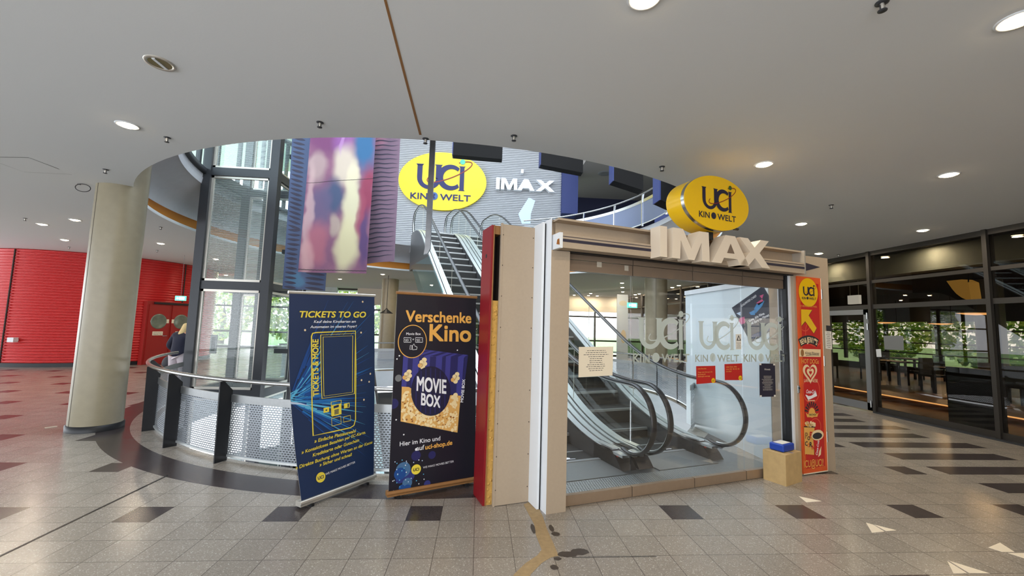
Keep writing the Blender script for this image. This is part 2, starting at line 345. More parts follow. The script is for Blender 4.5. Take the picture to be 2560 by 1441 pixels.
    def poly(s, S, pts, mt, off=.002, holes=()):
        if S.maxedge: pts = [(min(max(a, .003), S.w-.003), min(max(b, .003), S.h-.003)) for a, b in pts]
        rings = [list(pts)]+[list(h) for h in holes]; flat = [p for r in rings for p in r]
        tr = tessellate_polygon([[Vector((a, b, 0)) for a, b in r] for r in rings])
        return s.tri(S, [tuple(flat[i] for i in t) for t in tr], mt, off)
    def ppx(s, S, pts, mt, off=.002): return s.poly(S, [S.px(*p) for p in pts], mt, off)
    def stroke(s, S, pts, w, mt, off=.002, closed=False):
        n = len(pts); ws = w if isinstance(w, (list, tuple)) else [w]*n; Ls, Rs = [], []
        for i in range(n):
            a = pts[i-1] if (i > 0 or closed) else pts[i]; b = pts[(i+1) % n] if (i < n-1 or closed) else pts[i]
            dx, dy = b[0]-a[0], b[1]-a[1]; l = math.hypot(dx, dy) or 1; nx, ny = -dy/l, dx/l
            Ls.append((pts[i][0]+nx*ws[i]/2, pts[i][1]+ny*ws[i]/2)); Rs.append((pts[i][0]-nx*ws[i]/2, pts[i][1]-ny*ws[i]/2))
        T = []
        for i in range(n if closed else n-1):
            j = (i+1) % n; T += [(Ls[i], Rs[i], Rs[j]), (Ls[i], Rs[j], Ls[j])]
        return s.tri(S, T, mt, off)
    def ell(s, S, c, rx, ry, mt, off=.002, rot=0, n=40):
        cr, sr = math.cos(rot), math.sin(rot)
        return s.poly(S, [(c[0]+rx*math.cos(t)*cr-ry*math.sin(t)*sr, c[1]+rx*math.cos(t)*sr+ry*math.sin(t)*cr) for t in [2*math.pi*k/n for k in range(n)]], mt, off)
    def text(s, S, body, L, R, mt, off=.002, bold=.0, shear=0.0, sy=1.0, height=None):   # baseline from L to R in surface coordinates
        vs, fs, x0, x1, hh = glyphs(body, 0.0, shear); d = np.array(R, float)-np.array(L, float); w = np.hypot(*d); e = d/w; nrm = np.array([-e[1], e[0]]) if (abs(e[0]) < .8 or not S.maxedge) else np.array([0.0, 1.0])
        k = w/(x1-x0); ky = k*sy
        if height: ky = height/.73
        bo = bold*.75
        for i_, (ox, oy) in enumerate([(bo, bo), (bo, -bo), (-bo, bo), (-bo, -bo)] if bo else [(0, 0)]):
            P = [tuple(np.array(L)+(x+ox-x0)*k*e+(y+oy)*ky*nrm) for x, y in vs]
            s.tri(S, [(P[a], P[b], P[c]) for a, b, c in fs], mt, off+i_*2e-5)
        return s
    def tpx(s, S, body, L, R, mt, **kw): return s.text(S, body, S.px(*L), S.px(*R), mt, **kw)
    def build(s, name, parent=None, base=None):
        P = np.array(s.v) if s.v else np.zeros((1, 3))
        if parent is not None: org = ORG[parent.name]
        elif base is not None: org = V3(base)
        else: org = np.array([(P[:, 0].min()+P[:, 0].max())/2, (P[:, 1].min()+P[:, 1].max())/2, P[:, 2].min()])
        me = bpy.data.meshes.new(name); me.from_pydata([tuple(p) for p in P-org], [], s.f)
        for k in s.mats: me.materials.append(M[k])
        me.polygons.foreach_set('material_index', s.mi); me.polygons.foreach_set('use_smooth', s.sm)
        if s.uv:
            ul = me.uv_layers.new(name='UVMap'); dat = ul.data
            for pi, us in s.uv.items():
                st = me.polygons[pi].loop_start
                for k, q in enumerate(us): dat[st+k].uv = q
        me.validate(); me.update()
        o = bpy.data.objects.new(name, me); COL.objects.link(o)
        if parent is not None: o.parent = parent
        else: o.location = org
        ORG[o.name] = org; return o
_GC = {}
def glyphs(body, bold, shear):
    k = (body, bold, shear)
    if k in _GC: return _GC[k]
    cu = bpy.data.curves.new('t', 'FONT'); cu.body = body; cu.size = 1.0; cu.offset = bold; cu.shear = shear; cu.resolution_u = 6
    o = bpy.data.objects.new('t', cu); COL.objects.link(o); dg = bpy.context.evaluated_depsgraph_get(); me = bpy.data.meshes.new_from_object(o.evaluated_get(dg))
    vs = [(v.co.x, v.co.y) for v in me.vertices]; me.calc_loop_triangles(); fs = [tuple(t.vertices) for t in me.loop_triangles]
    bpy.data.objects.remove(o); bpy.data.meshes.remove(me); bpy.data.curves.remove(cu)
    xs = [p[0] for p in vs]; _GC[k] = (vs, fs, min(xs), max(xs), max(p[1] for p in vs)); return _GC[k]
class Plane:
    maxedge = None
    def __init__(s, p0, ex, ey, n): s.p0, s.ex, s.ey, s.n = map(V3, (p0, ex, ey, n))
    def at(s, a, b, o=0.0): return s.p0+a*s.ex+b*s.ey+o*s.n
    def px(s, x, y): d = onp(x, y, s.p0, s.n)-s.p0; return float(d@s.ex), float(d@s.ey)
class Sheet:      # bilinear cloth between a lower and an upper edge; a in 0..w, b in 0..h (metres)
    maxedge = .07
    def __init__(s, bl, br, tr, tl, w, h, bow=None):
        s.bl, s.br, s.tr, s.tl = map(V3, (bl, br, tr, tl)); s.w, s.h, s.bow = w, h, bow
    def raw(s, a, b):
        u, v = a/s.w, b/s.h; p = (1-u)*(1-v)*s.bl+u*(1-v)*s.br+u*v*s.tr+(1-u)*v*s.tl
        return p+s.bow(u, v) if s.bow else p
    def at(s, a, b, o=0.0):
        p = s.raw(a, b)
        if not o: return p
        e = .01; da, db = s.raw(a+e, b)-p, s.raw(a, b+e)-p; n = np.cross(da, db); return p+o*n/np.linalg.norm(n)
    def px(s, x, y):
        a, b = s.w/2, s.h/2; t = np.array([x, y], float)
        for _ in range(25):
            p = proj(s.raw(a, b)); e = 1e-3
            J = np.stack([(proj(s.raw(a+e, b))-p)/e, (proj(s.raw(a, b+e))-p)/e], 1); d = np.linalg.solve(J, t-p); a += d[0]; b += d[1]
        return float(a), float(b)
    def grid(s, mb, mt, na, nb, off=0.0, a0=0, a1=None, b0=0, b1=None, back=None):
        a1 = s.w if a1 is None else a1; b1 = s.h if b1 is None else b1
        vs = [s.at(a0+(a1-a0)*i/na, b0+(b1-b0)*j/nb, off) for j in range(nb+1) for i in range(na+1)]
        uv = [(a0+(a1-a0)*i/na, b0+(b1-b0)*j/nb) for j in range(nb+1) for i in range(na+1)]
        fs = [(j*(na+1)+i, j*(na+1)+i+1, (j+1)*(na+1)+i+1, (j+1)*(na+1)+i) for j in range(nb) for i in range(na)]
        mb.add(vs, fs, mt, True, uv)
        t = -.004; v2 = [s.at(a0+(a1-a0)*i/na, b0+(b1-b0)*j/nb, off+t) for j in range(nb+1) for i in range(na+1)]
        mb.add(v2, [f[::-1] for f in fs], back or mt, True, uv)
def tag(o, label=None, cat=None, group=None, kind=None):
    if label: o['label'] = label
    if cat: o['category'] = cat
    if group: o['group'] = group
    if kind: o['kind'] = kind
    return o
def thing(name, loc, label, cat, group=None, kind=None):
    o = bpy.data.objects.new(name, None); o.empty_display_size = .1; COL.objects.link(o); o.location = tuple(map(float, loc)); ORG[o.name] = V3(loc)
    return tag(o, label, cat, group, kind)
def copy_tree(src, loc, dst=None):
    c = src.copy(); COL.objects.link(c)
    if dst is not None: c.parent = dst
    else: c.location = tuple(map(float, loc))
    for ch in list(src.children): copy_tree(ch, None, c)
    return c
def struct(mb, name, parent=None, **kw):
    o = mb.build(name, parent, **kw)
    if parent is None: o['kind'] = 'structure'
    return o
def logo(mb, S, tf, c_let, c_txt, c_orb, c_ball, c_globe, off=.003, text=True, k=1.0):
    T = lambda pts: [tf(*p) for p in pts]; d = .0015
    cv = [(.065, .53)]+[(.065, .27)]+[(.27-.205*math.cos(t), .25-.205*math.sin(t)) for t in np.linspace(0, math.pi, 17)][1:-1]+[(.475, .25)]
    wd = [.11]*2+[.11-.025*math.sin(t) for t in np.linspace(0, math.pi, 17)][1:-1]+[.11]
    sc = math.dist(tf(0, 0), tf(1, 0))
    mb.stroke(S, T(cv), [w*sc for w in wd], c_let, off)
    mb.poly(S, T([(.415, .24), (.53, .24), (.53, .53), (.56, .555), (.385, .555), (.415, .53)]), c_let, off)
    mb.poly(S, T([(-.02, .555), (.01, .52), (.12, .52), (.15, .555)]), c_let, off)
    ou, inn = [], []
    for t in np.linspace(math.radians(47), math.radians(313), 40):
        ou.append((.735+.285*math.cos(t), .285+.285*math.sin(t))); inn.append((.765+.19*math.cos(t), .285+.19*math.sin(t)))
    TT = []
    for i in range(39): a, b, c, e = tf(*ou[i]), tf(*inn[i]), tf(*inn[i+1]), tf(*ou[i+1]); TT += [(a, b, c), (a, c, e)]
    mb.tri(S, TT, c_let, off+d)
    mb.poly(S, T([(.94, .02), (.91, 0), (1.06, 0), (1.035, .02), (1.035, .52), (1.06, .545), (.915, .545), (.94, .52)]), c_let, off)
    el = [(.715+.53*math.cos(t)*math.cos(.43)-.13*math.sin(t)*math.sin(.43), .405+.53*math.cos(t)*math.sin(.43)+.13*math.sin(t)*math.cos(.43)) for t in np.linspace(0, 2*math.pi, 49)[:-1]]
    a, b = 8, 20
    mb.stroke(S, T(el[20:]+el[:9]), .02*sc, c_orb, off+2*d)
    mb.poly(S, T([(.99+.058*math.cos(t), .645+.058*math.sin(t)) for t in np.linspace(0, 2*math.pi, 24)[:-1]]), c_ball, off+3*d)
    if text:
        mb.text(S, 'KIN', tf(-.11, -.225), tf(.25, -.225), c_txt, off=off, bold=.02, height=.145*sc*k)
        mb.text(S, 'WELT', tf(.53, -.225), tf(1.19, -.225), c_txt, off=off, bold=.02, height=.145*sc*k)
        gl = [(.395+.085*math.cos(t), -.145+.085*math.sin(t)) for t in np.linspace(0, 2*math.pi, 24)[:-1]]
        mb.poly(S, T(gl), c_globe, off)
        mb.poly(S, T([(.35, -.12), (.4, -.09), (.43, -.11), (.4, -.15), (.43, -.2), (.38, -.21), (.36, -.17)]), c_txt, off+d)
# ================================================================== STRUCTURE
def annulus(mb, z, R, x0, x1, y0, y1, mt, flip=False, n=160):
    vs, fs = [], []
    for k in range(n):
        a = 2*math.pi*k/n; d = (math.cos(a), math.sin(a)); vs.append((RC[0]+R*d[0], RC[1]+R*d[1], z))
        tx = ((x1 if d[0] > 0 else x0)-RC[0])/d[0] if abs(d[0]) > 1e-9 else 1e9; ty = ((y1 if d[1] > 0 else y0)-RC[1])/d[1] if abs(d[1]) > 1e-9 else 1e9
        t = min(tx, ty); vs.append((RC[0]+t*d[0], RC[1]+t*d[1], z))
    for k in range(n):
        j = (k+1) % n; f = (2*k, 2*k+1, 2*j+1, 2*j); fs.append(f if not flip else f[::-1])
    mb.add(vs, fs, mt)
X0, X1, Y0, Y1 = -22.0, 22.0, -5.0, 29.0
fl = MB(); annulus(fl, 0.0, 5.48, X0, X1, Y0, Y1, 'terrazzo')
fl.rev([(5.48, 0), (5.48, -.55)], 0, 360, 96, 'fascia_grey'); annulus(fl, -.55, 5.48, X0, X1, Y0, Y1, 'ceiling_paint', True)
floor = struct(fl, 'floor', base=(0, 0, 0)); floor.location = (0, 0, 0)
# mends and stains in the terrazzo
rep = MB(); SF = Plane((0, 0, 0), (1, 0, 0), (0, 1, 0), (0, 0, 1))
rep.poly(SF, [(.56, 4.27), (.62, 4.2), (.64, 3.95), (.64, 3.7), (.655, 3.45), (.66, 3.29), (.6, 3.27), (.52, 3.2), (.42, 3.06), (.37, 2.9), (.24, 2.9), (.3, 3.06), (.4, 3.2), (.5, 3.3), (.545, 3.38), (.53, 3.6), (.54, 3.8), (.52, 3.95), (.49, 4.2)], 'mortar', .0015)
rep.build('mortar_strip', floor)
def blob(cx, cy, rx, ry, n=22, j=.25, seed=1):
    r = random.Random(seed); return [(cx+rx*(1+j*(r.random()-.5))*math.cos(t), cy+ry*(1+j*(r.random()-.5))*math.sin(t)) for t in [2*math.pi*k/n for k in range(n)]]
for i, g in enumerate([(.84, 3.345, .07, .045), (.735, 3.31, .075, .04), (.52, 3.72, .018, .085), (.68, 3.72, .02, .06), (.7, 3.62, .035, .035), (.6, 3.14, .03, .03), (.645, 3.25, .03, .02), (.46, 2.97, .05, .02)]):
    st = MB(); st.poly(SF, blob(*g, seed=i+3), 'stain', .0018+.0002*i); st.build('stain', floor)
jt = MB(); jt.poly(SF, [SF.px(*p) for p in [(0, 1390), (418, 1188.6), (421, 1190), (0, 1393.5)]], 'rubber', .0016)
jt.poly(SF, [(.76, 3.268), (1.42, 3.268), (1.42, 3.262), (.76, 3.262)], 'rubber', .0016); jt.build('expansion_joint', floor)
# ceiling
ce = MB(); annulus(ce, CZ, 6.07, X0, 9.1, Y0, Y1, 'ceiling_paint', True)
ceil = struct(ce, 'ceiling', base=(0, 0, CZ)); ceil.location = (0, 0, CZ); ORG['ceiling'] = V3((0, 0, CZ))
SCe = Plane((0, 0, CZ), (1, 0, 0), (0, 1, 0), (0, 0, -1))
cj = MB(); cj.poly(SCe, [SCe.px(*p) for p in [(944, -60), (951, -60), (1054, 337), (1048, 337)]], 'wood_edge', .002); cj.build('ceiling_joint', ceil)
ch = MB(); ch.stroke(SCe, [SCe.px(*p) for p in [(-40, 392), (72, 394), (148, 423)]], .012, 'ink', .002); ch.build('hatch_gap', ceil)
ch = MB(); ch.stroke(SCe, [SCe.px(*p) for p in [(0, 408), (60, 430), (180, 436)]], .006, 'mid_grey', .002); ch.build('hatch_seam', ceil)
# gallery slab of the storey above, with its shaped rim
gs = MB()
gs.rev([(6.07, CZ), (6.07, CZ+.06), (6.28, CZ+.07)], 0, 360, 160, 'ceiling_paint')
rim = gs
rim.rev([(6.28, CZ+.07), (6.30, CZ+.30), (6.24, CZ+.32)], 0, 360, 160, 'orange_band')
rim.rev([(6.24, CZ+.32), (6.22, CZ+.44), (6.12, CZ+.58), (5.95, CZ+.70), (5.78, CZ+.80), (5.64, CZ+.90), (5.60, UZ-.12)], 0, 360, 160, 'fascia_grey')
rim.rev([(5.60, UZ-.12), (5.58, UZ+.01)], 0, 360, 160, 'fascia_grey'); annulus(gs, UZ, 5.58, X0, X1, Y0, Y1, 'upper_floor')
struct(gs, 'floor_upper', base=(0, 0, UZ))
# storey below
lf = MB(); lf.lathe((RC[0], RC[1], -4.6), [(0, 0), (15, 0)], 'lower_floor', 48); struct(lf, 'floor_lower')
# ------------------------------------------------------------------ red drum
DC, DR = np.array([-14.6, 17.6]), 3.4
dw = MB(); prof = []
for i in range(40*6+1):
    z = .12+i*(3.6/(40*6)); prof.append((DR-.03+.055*abs(math.sin(math.pi*i/6))**.6, z))
dw.rev(prof, 0, 360, 120, 'red_paint', c=DC)
dw.rev([(DR-.02, 0), (DR-.02, .13)], 0, 360, 80, 'black_metal', c=DC)
drum = struct(dw, 'wall_left')
for dg in (268, 345):
    j = MB(); j.bar((DC[0]+3.43*math.cos(math.radians(dg)), DC[1]+3.43*math.sin(math.radians(dg)), .12), (DC[0]+3.43*math.cos(math.radians(dg)), DC[1]+3.43*math.sin(math.radians(dg)), 3.7), .03, .03, 'cavity', up=(1, 0, 0)); j.build('panel_joint', drum)
# double door in the drum
D0, D1 = V3((-11.72, 15.62, 0)), V3((-11.20, 17.02, 0)); du = (D1-D0)/np.linalg.norm(D1-D0); dn = V3((du[1], -du[0], 0)); dW = float(np.linalg.norm(D1-D0))
dP = Plane(D0+dn*.12, du, ZZ, dn)
d = MB(); d.obox(D0+du*dW/2+dn*.0+ZZ*1.12, du*dW/2*1.06, dn*.09, ZZ*1.12, 'red_door'); door1 = struct(d, 'door_1')
for k, a in ((0, .36), (1, dW-.36)):
    lf_ = MB(); lf_.prism(dP, [(a-.34, .02), (a+.34, .02), (a+.34, 2.12), (a-.34, 2.12)], -.03, .0, 'red_door'); leaf = lf_.build('door_leaf', door1)
    p = MB(); p.lathe(dP.at(a, 1.52, 0), [(.0, .012), (.22, .012), (.25, .02), (.27, .0)], 'porthole', 28, axis=dn); tag(p.build('porthole', leaf), 'round grey window')
    n = MB(); n.prism(dP, [(a-.17, 1.02), (a+.17, 1.02), (a+.17, 1.16), (a-.17, 1.16)], 0, .006, 'paper_cream'); n.text(dP, 'NOTAUSGANG', (a-.14, 1.1), (a+.14, 1.1), 'ink', off=.008); n.text(dP, 'FREIHALTEN', (a-.14, 1.04), (a+.14, 1.04), 'ink', off=.008); n.build('notice', leaf)
    n = MB(); s_ = 1 if k == 0 else -1; n.prism(dP, [(a+s_*.3-.04, 1.46), (a+s_*.3+.04, 1.46), (a+s_*.3+.04, 1.6), (a+s_*.3-.04, 1.6)], 0, .006, 'paper_cream'); n.build('sticker', leaf)
    h = MB(); h.tube([dP.at(a+s_*.27, 1.0, .0), dP.at(a+s_*.27, 1.0, .06), dP.at(a+s_*.12, 1.0, .06)], .012, 'steel'); h.build('door_handle', leaf)
cl = MB(); cl.obox(dP.at(dW/2, 2.17, .03), du*.6, dn*.03, ZZ*.03, 'black_metal'); cl.build('door_closer', door1)
# ------------------------------------------------------------------ upper back wall (corrugated), blue flank, dark hall to the right
bw = MB(); bY = 20.0; vs, fs = [], []; nz = 80*6
for i in range(nz+1):
    z = UZ+i*(7.2/nz); y = bY+.08-.15*abs(math.sin(math.pi*i/6))**.6; vs += [(-9.0, y, z), (3.8, y, z)]
for i in range(nz): fs.append((2*i, 2*i+1, 2*i+3, 2*i+2))
bw.add(vs, fs, 'corr_silver', True); struct(bw, 'wall_back')
bl = MB(); bl.box(3.8, 4.6, 19.7, 20.6, UZ+2.55, 11.9, 'blue_wall'); struct(bl, 'wall_blue')
hb = MB(); hb.box(3.8, 14, 23.6, 23.9, UZ, 11.9, 'navy_dark'); hb.box(13.8, 14, 6, 23.9, UZ, 11.9, 'navy_dark'); struct(hb, 'wall_hall')
so = MB(); so.box(4.6, 14, 11.5, 23.6, 9.4, 9.7, 'soffit_dark'); sof = struct(so, 'ceiling_hall')
for p in ((6.3, 15.2), (6.7, 17.6), (5.9, 19.6)):
    r_ = MB(); r_.lathe((p[0], p[1], 9.4), [(.0, -.012), (.16, -.02), (.3, -.03), (.34, 0)], 'mid_grey', 24); r_.build('ceiling_vent', sof)
bw2 = MB(); bw2.obox((8.6, 14.3, 7.6), V3((2.2, -2.4, 0))*.75, V3((.03, .03, 0)), ZZ*2.0, 'blue_wall'); struct(bw2, 'wall_slant')
gw = MB(); gw.obox((8.3, 9.2, 6.9), V3((.03, 0, 0)), V3((0, 3.2, 0)), ZZ*2.2, 'fascia_grey'); struct(gw, 'wall_gallery')
ro = MB(); annulus(ro, 11.9, 7.2, X0, X1, Y0, Y1, 'ceiling_paint', True); annulus(ro, 12.1, 7.2, X0, X1, Y0, Y1, 'soffit_dark'); ro.rev([(7.2, 11.9), (7.2, 12.1)], 0, 360, 96, 'dark_frame'); struct(ro, 'ceiling_daylight_block')  # unseen roof added to cut the atrium daylight, opening sized for that
gw_ = MB(); gw_.rev([(5.60, UZ-.12), (5.585, UZ+.1)], 140, 216, 60, 'fascia_grey'); gw_.rev([(5.66, UZ+.1), (5.52, UZ+.1), (5.52, UZ+.22), (5.66, UZ+.22)], 140, 216, 60, 'dark_steel', closed=True); gw_.rev([(5.64, UZ+2.2), (5.54, UZ+2.2), (5.54, UZ+2.3), (5.64, UZ+2.3)], 140, 216, 60, 'dark_steel', closed=True)
for dg in range(141, 217, 9): gw_.bar(rp(5.59, dg, UZ+.2), rp(5.59, dg, UZ+2.25), .06, .09, 'dark_steel', up=(1, 0, 0))
gwo = struct(gw_, 'window_21')
gp_ = MB(); gp_.rev([(5.585, UZ+.22), (5.585, UZ+2.2)], 140, 216, 60, 'glass_pale', smooth=True); gp_.build('pane', gwo)
bm_ = MB()
for y_ in (14.7, 13.8, 12.2, 9.7): bm_.box(-9, 9, y_-.06, y_+.06, 11.82, 11.9, 'dark_steel')
struct(bm_, 'trim_5')
# ------------------------------------------------------------------ far window front (left and behind the rotunda)
def facade(name, x0, x1, y, n, zs, top=CZ, skip=()):
    a = MB(); g = MB()
    for i in range(n+1):
        x = x0+(x1-x0)*i/n; a.box(x-.05, x+.05, y-.08, y+.08, 0, top, 'dark_frame')
    for z in zs: a.box(x0, x1, y-.05, y+.05, z-.05, z+.05, 'dark_frame')
    o = struct(a, name)
    for i in range(n):
        p = MB(); xa, xb = x0+(x1-x0)*i/n, x0+(x1-x0)*(i+1)/n; p.box(xa+.05, xb-.05, y-.006, y+.006, .05, top, 'glass'); p.build('pane', o)
    return o
facade('window_1', -16.5, 9.1, 26.0, 14, (.05, .95, 2.45, 3.66))
# spandrel that closes the window front above head height
sp = MB(); sp.box(-11.2, -8.6, 25.6, 25.8, 2.55, CZ, 'concrete_band'); sp.box(-7.4, 9.1, 25.6, 25.8, 2.75, CZ, 'wall_cream'); struct(sp, 'trim_1')
# ------------------------------------------------------------------ right-hand glass front of the restaurant
GX = 9.1; ms = [-7.0, 0.0, 4.45, 6.74, 9.02, 11.3, 13.6, 15.9, 18.2, 20.5, 22.8, 26.0]
def front(name, ya, yb, door=False):
    a = MB()
    a.box(GX-.07, GX+.09, ya-.035, ya+.035, 0, CZ, 'dark_frame')
    for z, h in ((3.67, .05), (3.0, .035), (2.42, .05), (.07, .07)):
        if door and z < 1: continue
        a.box(GX-.03, GX+.03, ya, yb, z-h, z+h, 'dark_frame')
    o = struct(a, name)
    for za, zb in (((.14, 2.37) if not door else (2.47, 2.97)), (2.47, 2.97), (3.03, 3.62)):
        p = MB(); p.box(GX-.008, GX+.008, ya+.035, yb-.035, za, zb, 'glass_dark'); p.build('pane', o)
    return o
for i in range(len(ms)-1): front('window_%d' % (i+2), ms[i], ms[i+1], door=abs(ms[i]-9.02) < .01)
kb = MB(); kb.box(GX-.12, GX+.12, -7, 9.0, 0, .03, 'dark_steel'); struct(kb, 'trim_2')
dr = MB(); ya, yb = 9.07, 10.32
for (a, b, c, e) in ((ya, ya+.13, 0.03, 2.36), (yb-.13, yb, .03, 2.36), (ya, yb, 2.24, 2.36), (ya, yb, .03, .2)): dr.box(GX-.05, GX+.03, a, b, c, e, 'grey_door')
door2 = struct(dr, 'door_2')
p = MB(); p.box(GX-.016, GX-.004, ya+.12, yb-.12, .2, 2.24, 'glass_dark'); p.build('pane', door2)
for z in (.18, 1.95, 2.2):
    h = MB(); h.lathe((GX-.07, ya+.02, z-.07), [(.016, 0), (.016, .15)], 'steel', 12); h.build('hinge', door2)
h = MB(); h.tube([(GX-.05, yb-.07, 1.05), (GX-.1, yb-.07, 1.05), (GX-.1, yb-.2, 1.05)], .01, 'steel'); h.build('door_handle', door2)
# side leaf beyond the door
a = MB(); a.box(GX-.05, GX+.03, 10.34, 11.3, 2.24, 2.36, 'grey_door'); a.box(GX-.05, GX+.03, 10.34, 11.3, .03, .2, 'grey_door'); struct(a, 'trim_3')
# restaurant shell
rf = MB(); rf.box(GX+.12, 22, -7, 26, .004, .02, 'wood_floor'); rs = struct(rf, 'floor_restaurant')
pl = MB(); pl.box(11.0, 22, -7, 26, .02, .17, 'wood_floor'); pl.box(10.96, 11.0, -7, 26, .15, .175, 'lamp_orange'); pl.build('step_platform', rs)
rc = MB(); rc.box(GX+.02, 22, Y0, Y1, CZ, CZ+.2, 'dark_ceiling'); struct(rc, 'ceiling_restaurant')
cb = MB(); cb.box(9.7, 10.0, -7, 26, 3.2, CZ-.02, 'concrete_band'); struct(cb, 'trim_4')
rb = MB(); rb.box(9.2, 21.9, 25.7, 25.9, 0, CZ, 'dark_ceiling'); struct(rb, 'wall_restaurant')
# restaurant outer windows at X=19
ow = MB()
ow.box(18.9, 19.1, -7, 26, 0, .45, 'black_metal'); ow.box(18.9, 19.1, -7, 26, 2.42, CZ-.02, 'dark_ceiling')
for y in np.arange(-6, 26, 2.2): ow.box(18.93, 19.07, y-.05, y+.05, .6, 2.75, 'black_metal')
for z in (1.05, 1.5, 2.05): ow.box(18.95, 19.05, -7, 26, z-.025, z+.025, 'black_metal')
oww = struct(ow, 'window_20')
for y in np.arange(-6, 25, 2.2): p = MB(); p.box(18.99, 19.0, y+.05, y+2.15, .62, 2.75, 'glass'); p.build('pane', oww)
# unseen wall added at the rear right to block daylight, open to the left
wb = MB(); wb.box(1.2, GX, -5.1, -4.9, 0, CZ, 'wall_cream'); struct(wb, 'wall_daylight_block')
# white partition beside the escalators
pw = MB(); pw.obox((3.985, 6.6, 1.21), V3((.03, 0, 0)), V3((0, 1.16, 0)), ZZ*1.21, 'white_panel')
pw.obox((3.985, 6.6, 2.46), V3((.045, 0, 0)), V3((0, 1.17, 0)), ZZ*.04, 'white_board'); struct(pw, 'wall_partition')
# ================================================================== COLUMNS, RAILINGS, ELEVATOR
def column(x, y, R, top, label, base=0.0, foot=True):
    t = thing('concrete_column', (x, y, base), label, 'column')
    s = MB(); s.lathe((x, y, base), [(R, 0), (R, top-base)], 'concrete', 48)
    s.build('shaft', t)
    s = MB(); s.bar((x+R*math.cos(4.3), y+R*math.sin(4.3), base), (x+R*math.cos(4.3), y+R*math.sin(4.3), top), .006, .006, 'stain', up=(1, 0, 0)); s.build('shutter_joint', t)
    if foot: s = MB(); s.lathe((x, y, base), [(R+.02, 0.0), (R+.02, .085), (R, .09)], 'black_metal', 48); s.build('foot_ring', t)
column(-5.745, 6.93, .312, UZ-.2, 'big round concrete column with dark foot ring at the left of the rotunda')
column(5.9, 13.6, .36, CZ, 'round concrete column seen through the entrance glass behind the escalators')
column(-4.2, 19.6, .38, CZ, 'pale round column far behind the hanging cloths, under the gallery')
column(-.62, 20.5, .36, CZ, 'pale round column far off, seen between the two roll-up banners')
# lower ring railing ------------------------------------------------
def ring_rail(label, a0, a1, posts, R=5.56, z0=0.0, sheet='perforated', lean=0.0, top=.79, hz=.985, pw=.15, fine=False, group=None, name='ring_railing', loc=None):
    t = thing(name, rp(R, (a0+a1)/2, z0), label, 'railing', group)
    n = max(8, int(abs(a1-a0)/1.5))
    h = MB(); h.tube([rp(R+(0 if fine else .11), a0+(a1-a0)*i/n, z0+hz) for i in range(n+1)], .026, 'steel', 12); h.build('handrail', t)
    edges = sorted(set([a0]+[p for p in posts if a0 < p < a1]+[a1])); 
    for i in range(len(edges)-1):
        e0, e1 = edges[i]+.25, edges[i+1]-.25; k = max(4, int((e1-e0)/1.2))
        s = MB(); s.rev([(R-.02, z0+.07), (R-.02, z0+top-.08)], e0, e1, k, sheet, smooth=True, uv=True); p = s.build('mesh_panel', t)
        f = MB(); f.rev([(R-.028, z0+top-.09), (R-.006, z0+top-.09), (R-.006, z0+top), (R-.028, z0+top)], e0, e1, k, 'brushed' if not fine else 'steel', closed=True, smooth=False); f.build('top_strip', p)
        f = MB(); f.rev([(R-.028, z0+.05), (R-.006, z0+.05), (R-.006, z0+.075), (R-.028, z0+.075)], e0, e1, k, 'bright_steel', closed=True, smooth=False); f.build('bottom_strip', p)
    for a in posts:
        q0, q1 = rp(R, a, z0), rp(R, a, z0+hz-.02); er = (rp(R+1, a, 0)-rp(R, a, 0)); et = np.array([-er[1], er[0], 0])
        b = MB(); S = Plane(rp(R, a, z0), er, ZZ, et)
        if not fine: b.prism(S, [(-.03, .0), (pw-.03, .0), (pw-.015, hz-.03), (pw-.07, hz-.03), (-.03, top+.05)], -.009, .009, 'black_metal')
        else: b.prism(S, [(-.05, 0), (.0, 0), (.0, top-.02), (.03, hz-.02), (-.03, hz-.02), (-.05, top-.02)], -.02, .02, 'steel')
        po = b.build('post', t)
        if not fine:
            for zz in (.14, .7):
                c = MB(); c.lathe(S.at(.05, zz, -.009), [(0, -.012), (.018, -.01), (.02, 0)], 'bright_steel', 12, axis=et); c.build('bolt', po)
                c = MB()
    return t
ring_rail('curved perforated steel railing round the void, behind the two roll-up banners', 193.5, 277.5, [209, 221, 233.2, 245, 257, 269])
ring_rail('curved perforated railing on the right of the void, seen through the entrance glass', 322, 418, [330, 342, 354, 366, 378, 390, 402, 414])
ring_rail('far curved railing of the void, seen between the two roll-up banners', 452, 516, [460, 472, 484, 496, 508])
# railing of the gallery above
ring_rail('curved gallery railing upstairs at the right, with a bright handrail and blue-grey mesh', -22, 66, [-16, -2, 12, 26, 40, 54], R=5.46, z0=UZ, sheet='perforated_fine', fine=True, name='gallery_railing')
ring_rail('short gallery railing upstairs between the hanging cloth and the escalator top', 122, 150, [124, 134, 144], R=5.46, z0=UZ, sheet='perforated_fine', fine=True, name='gallery_railing')
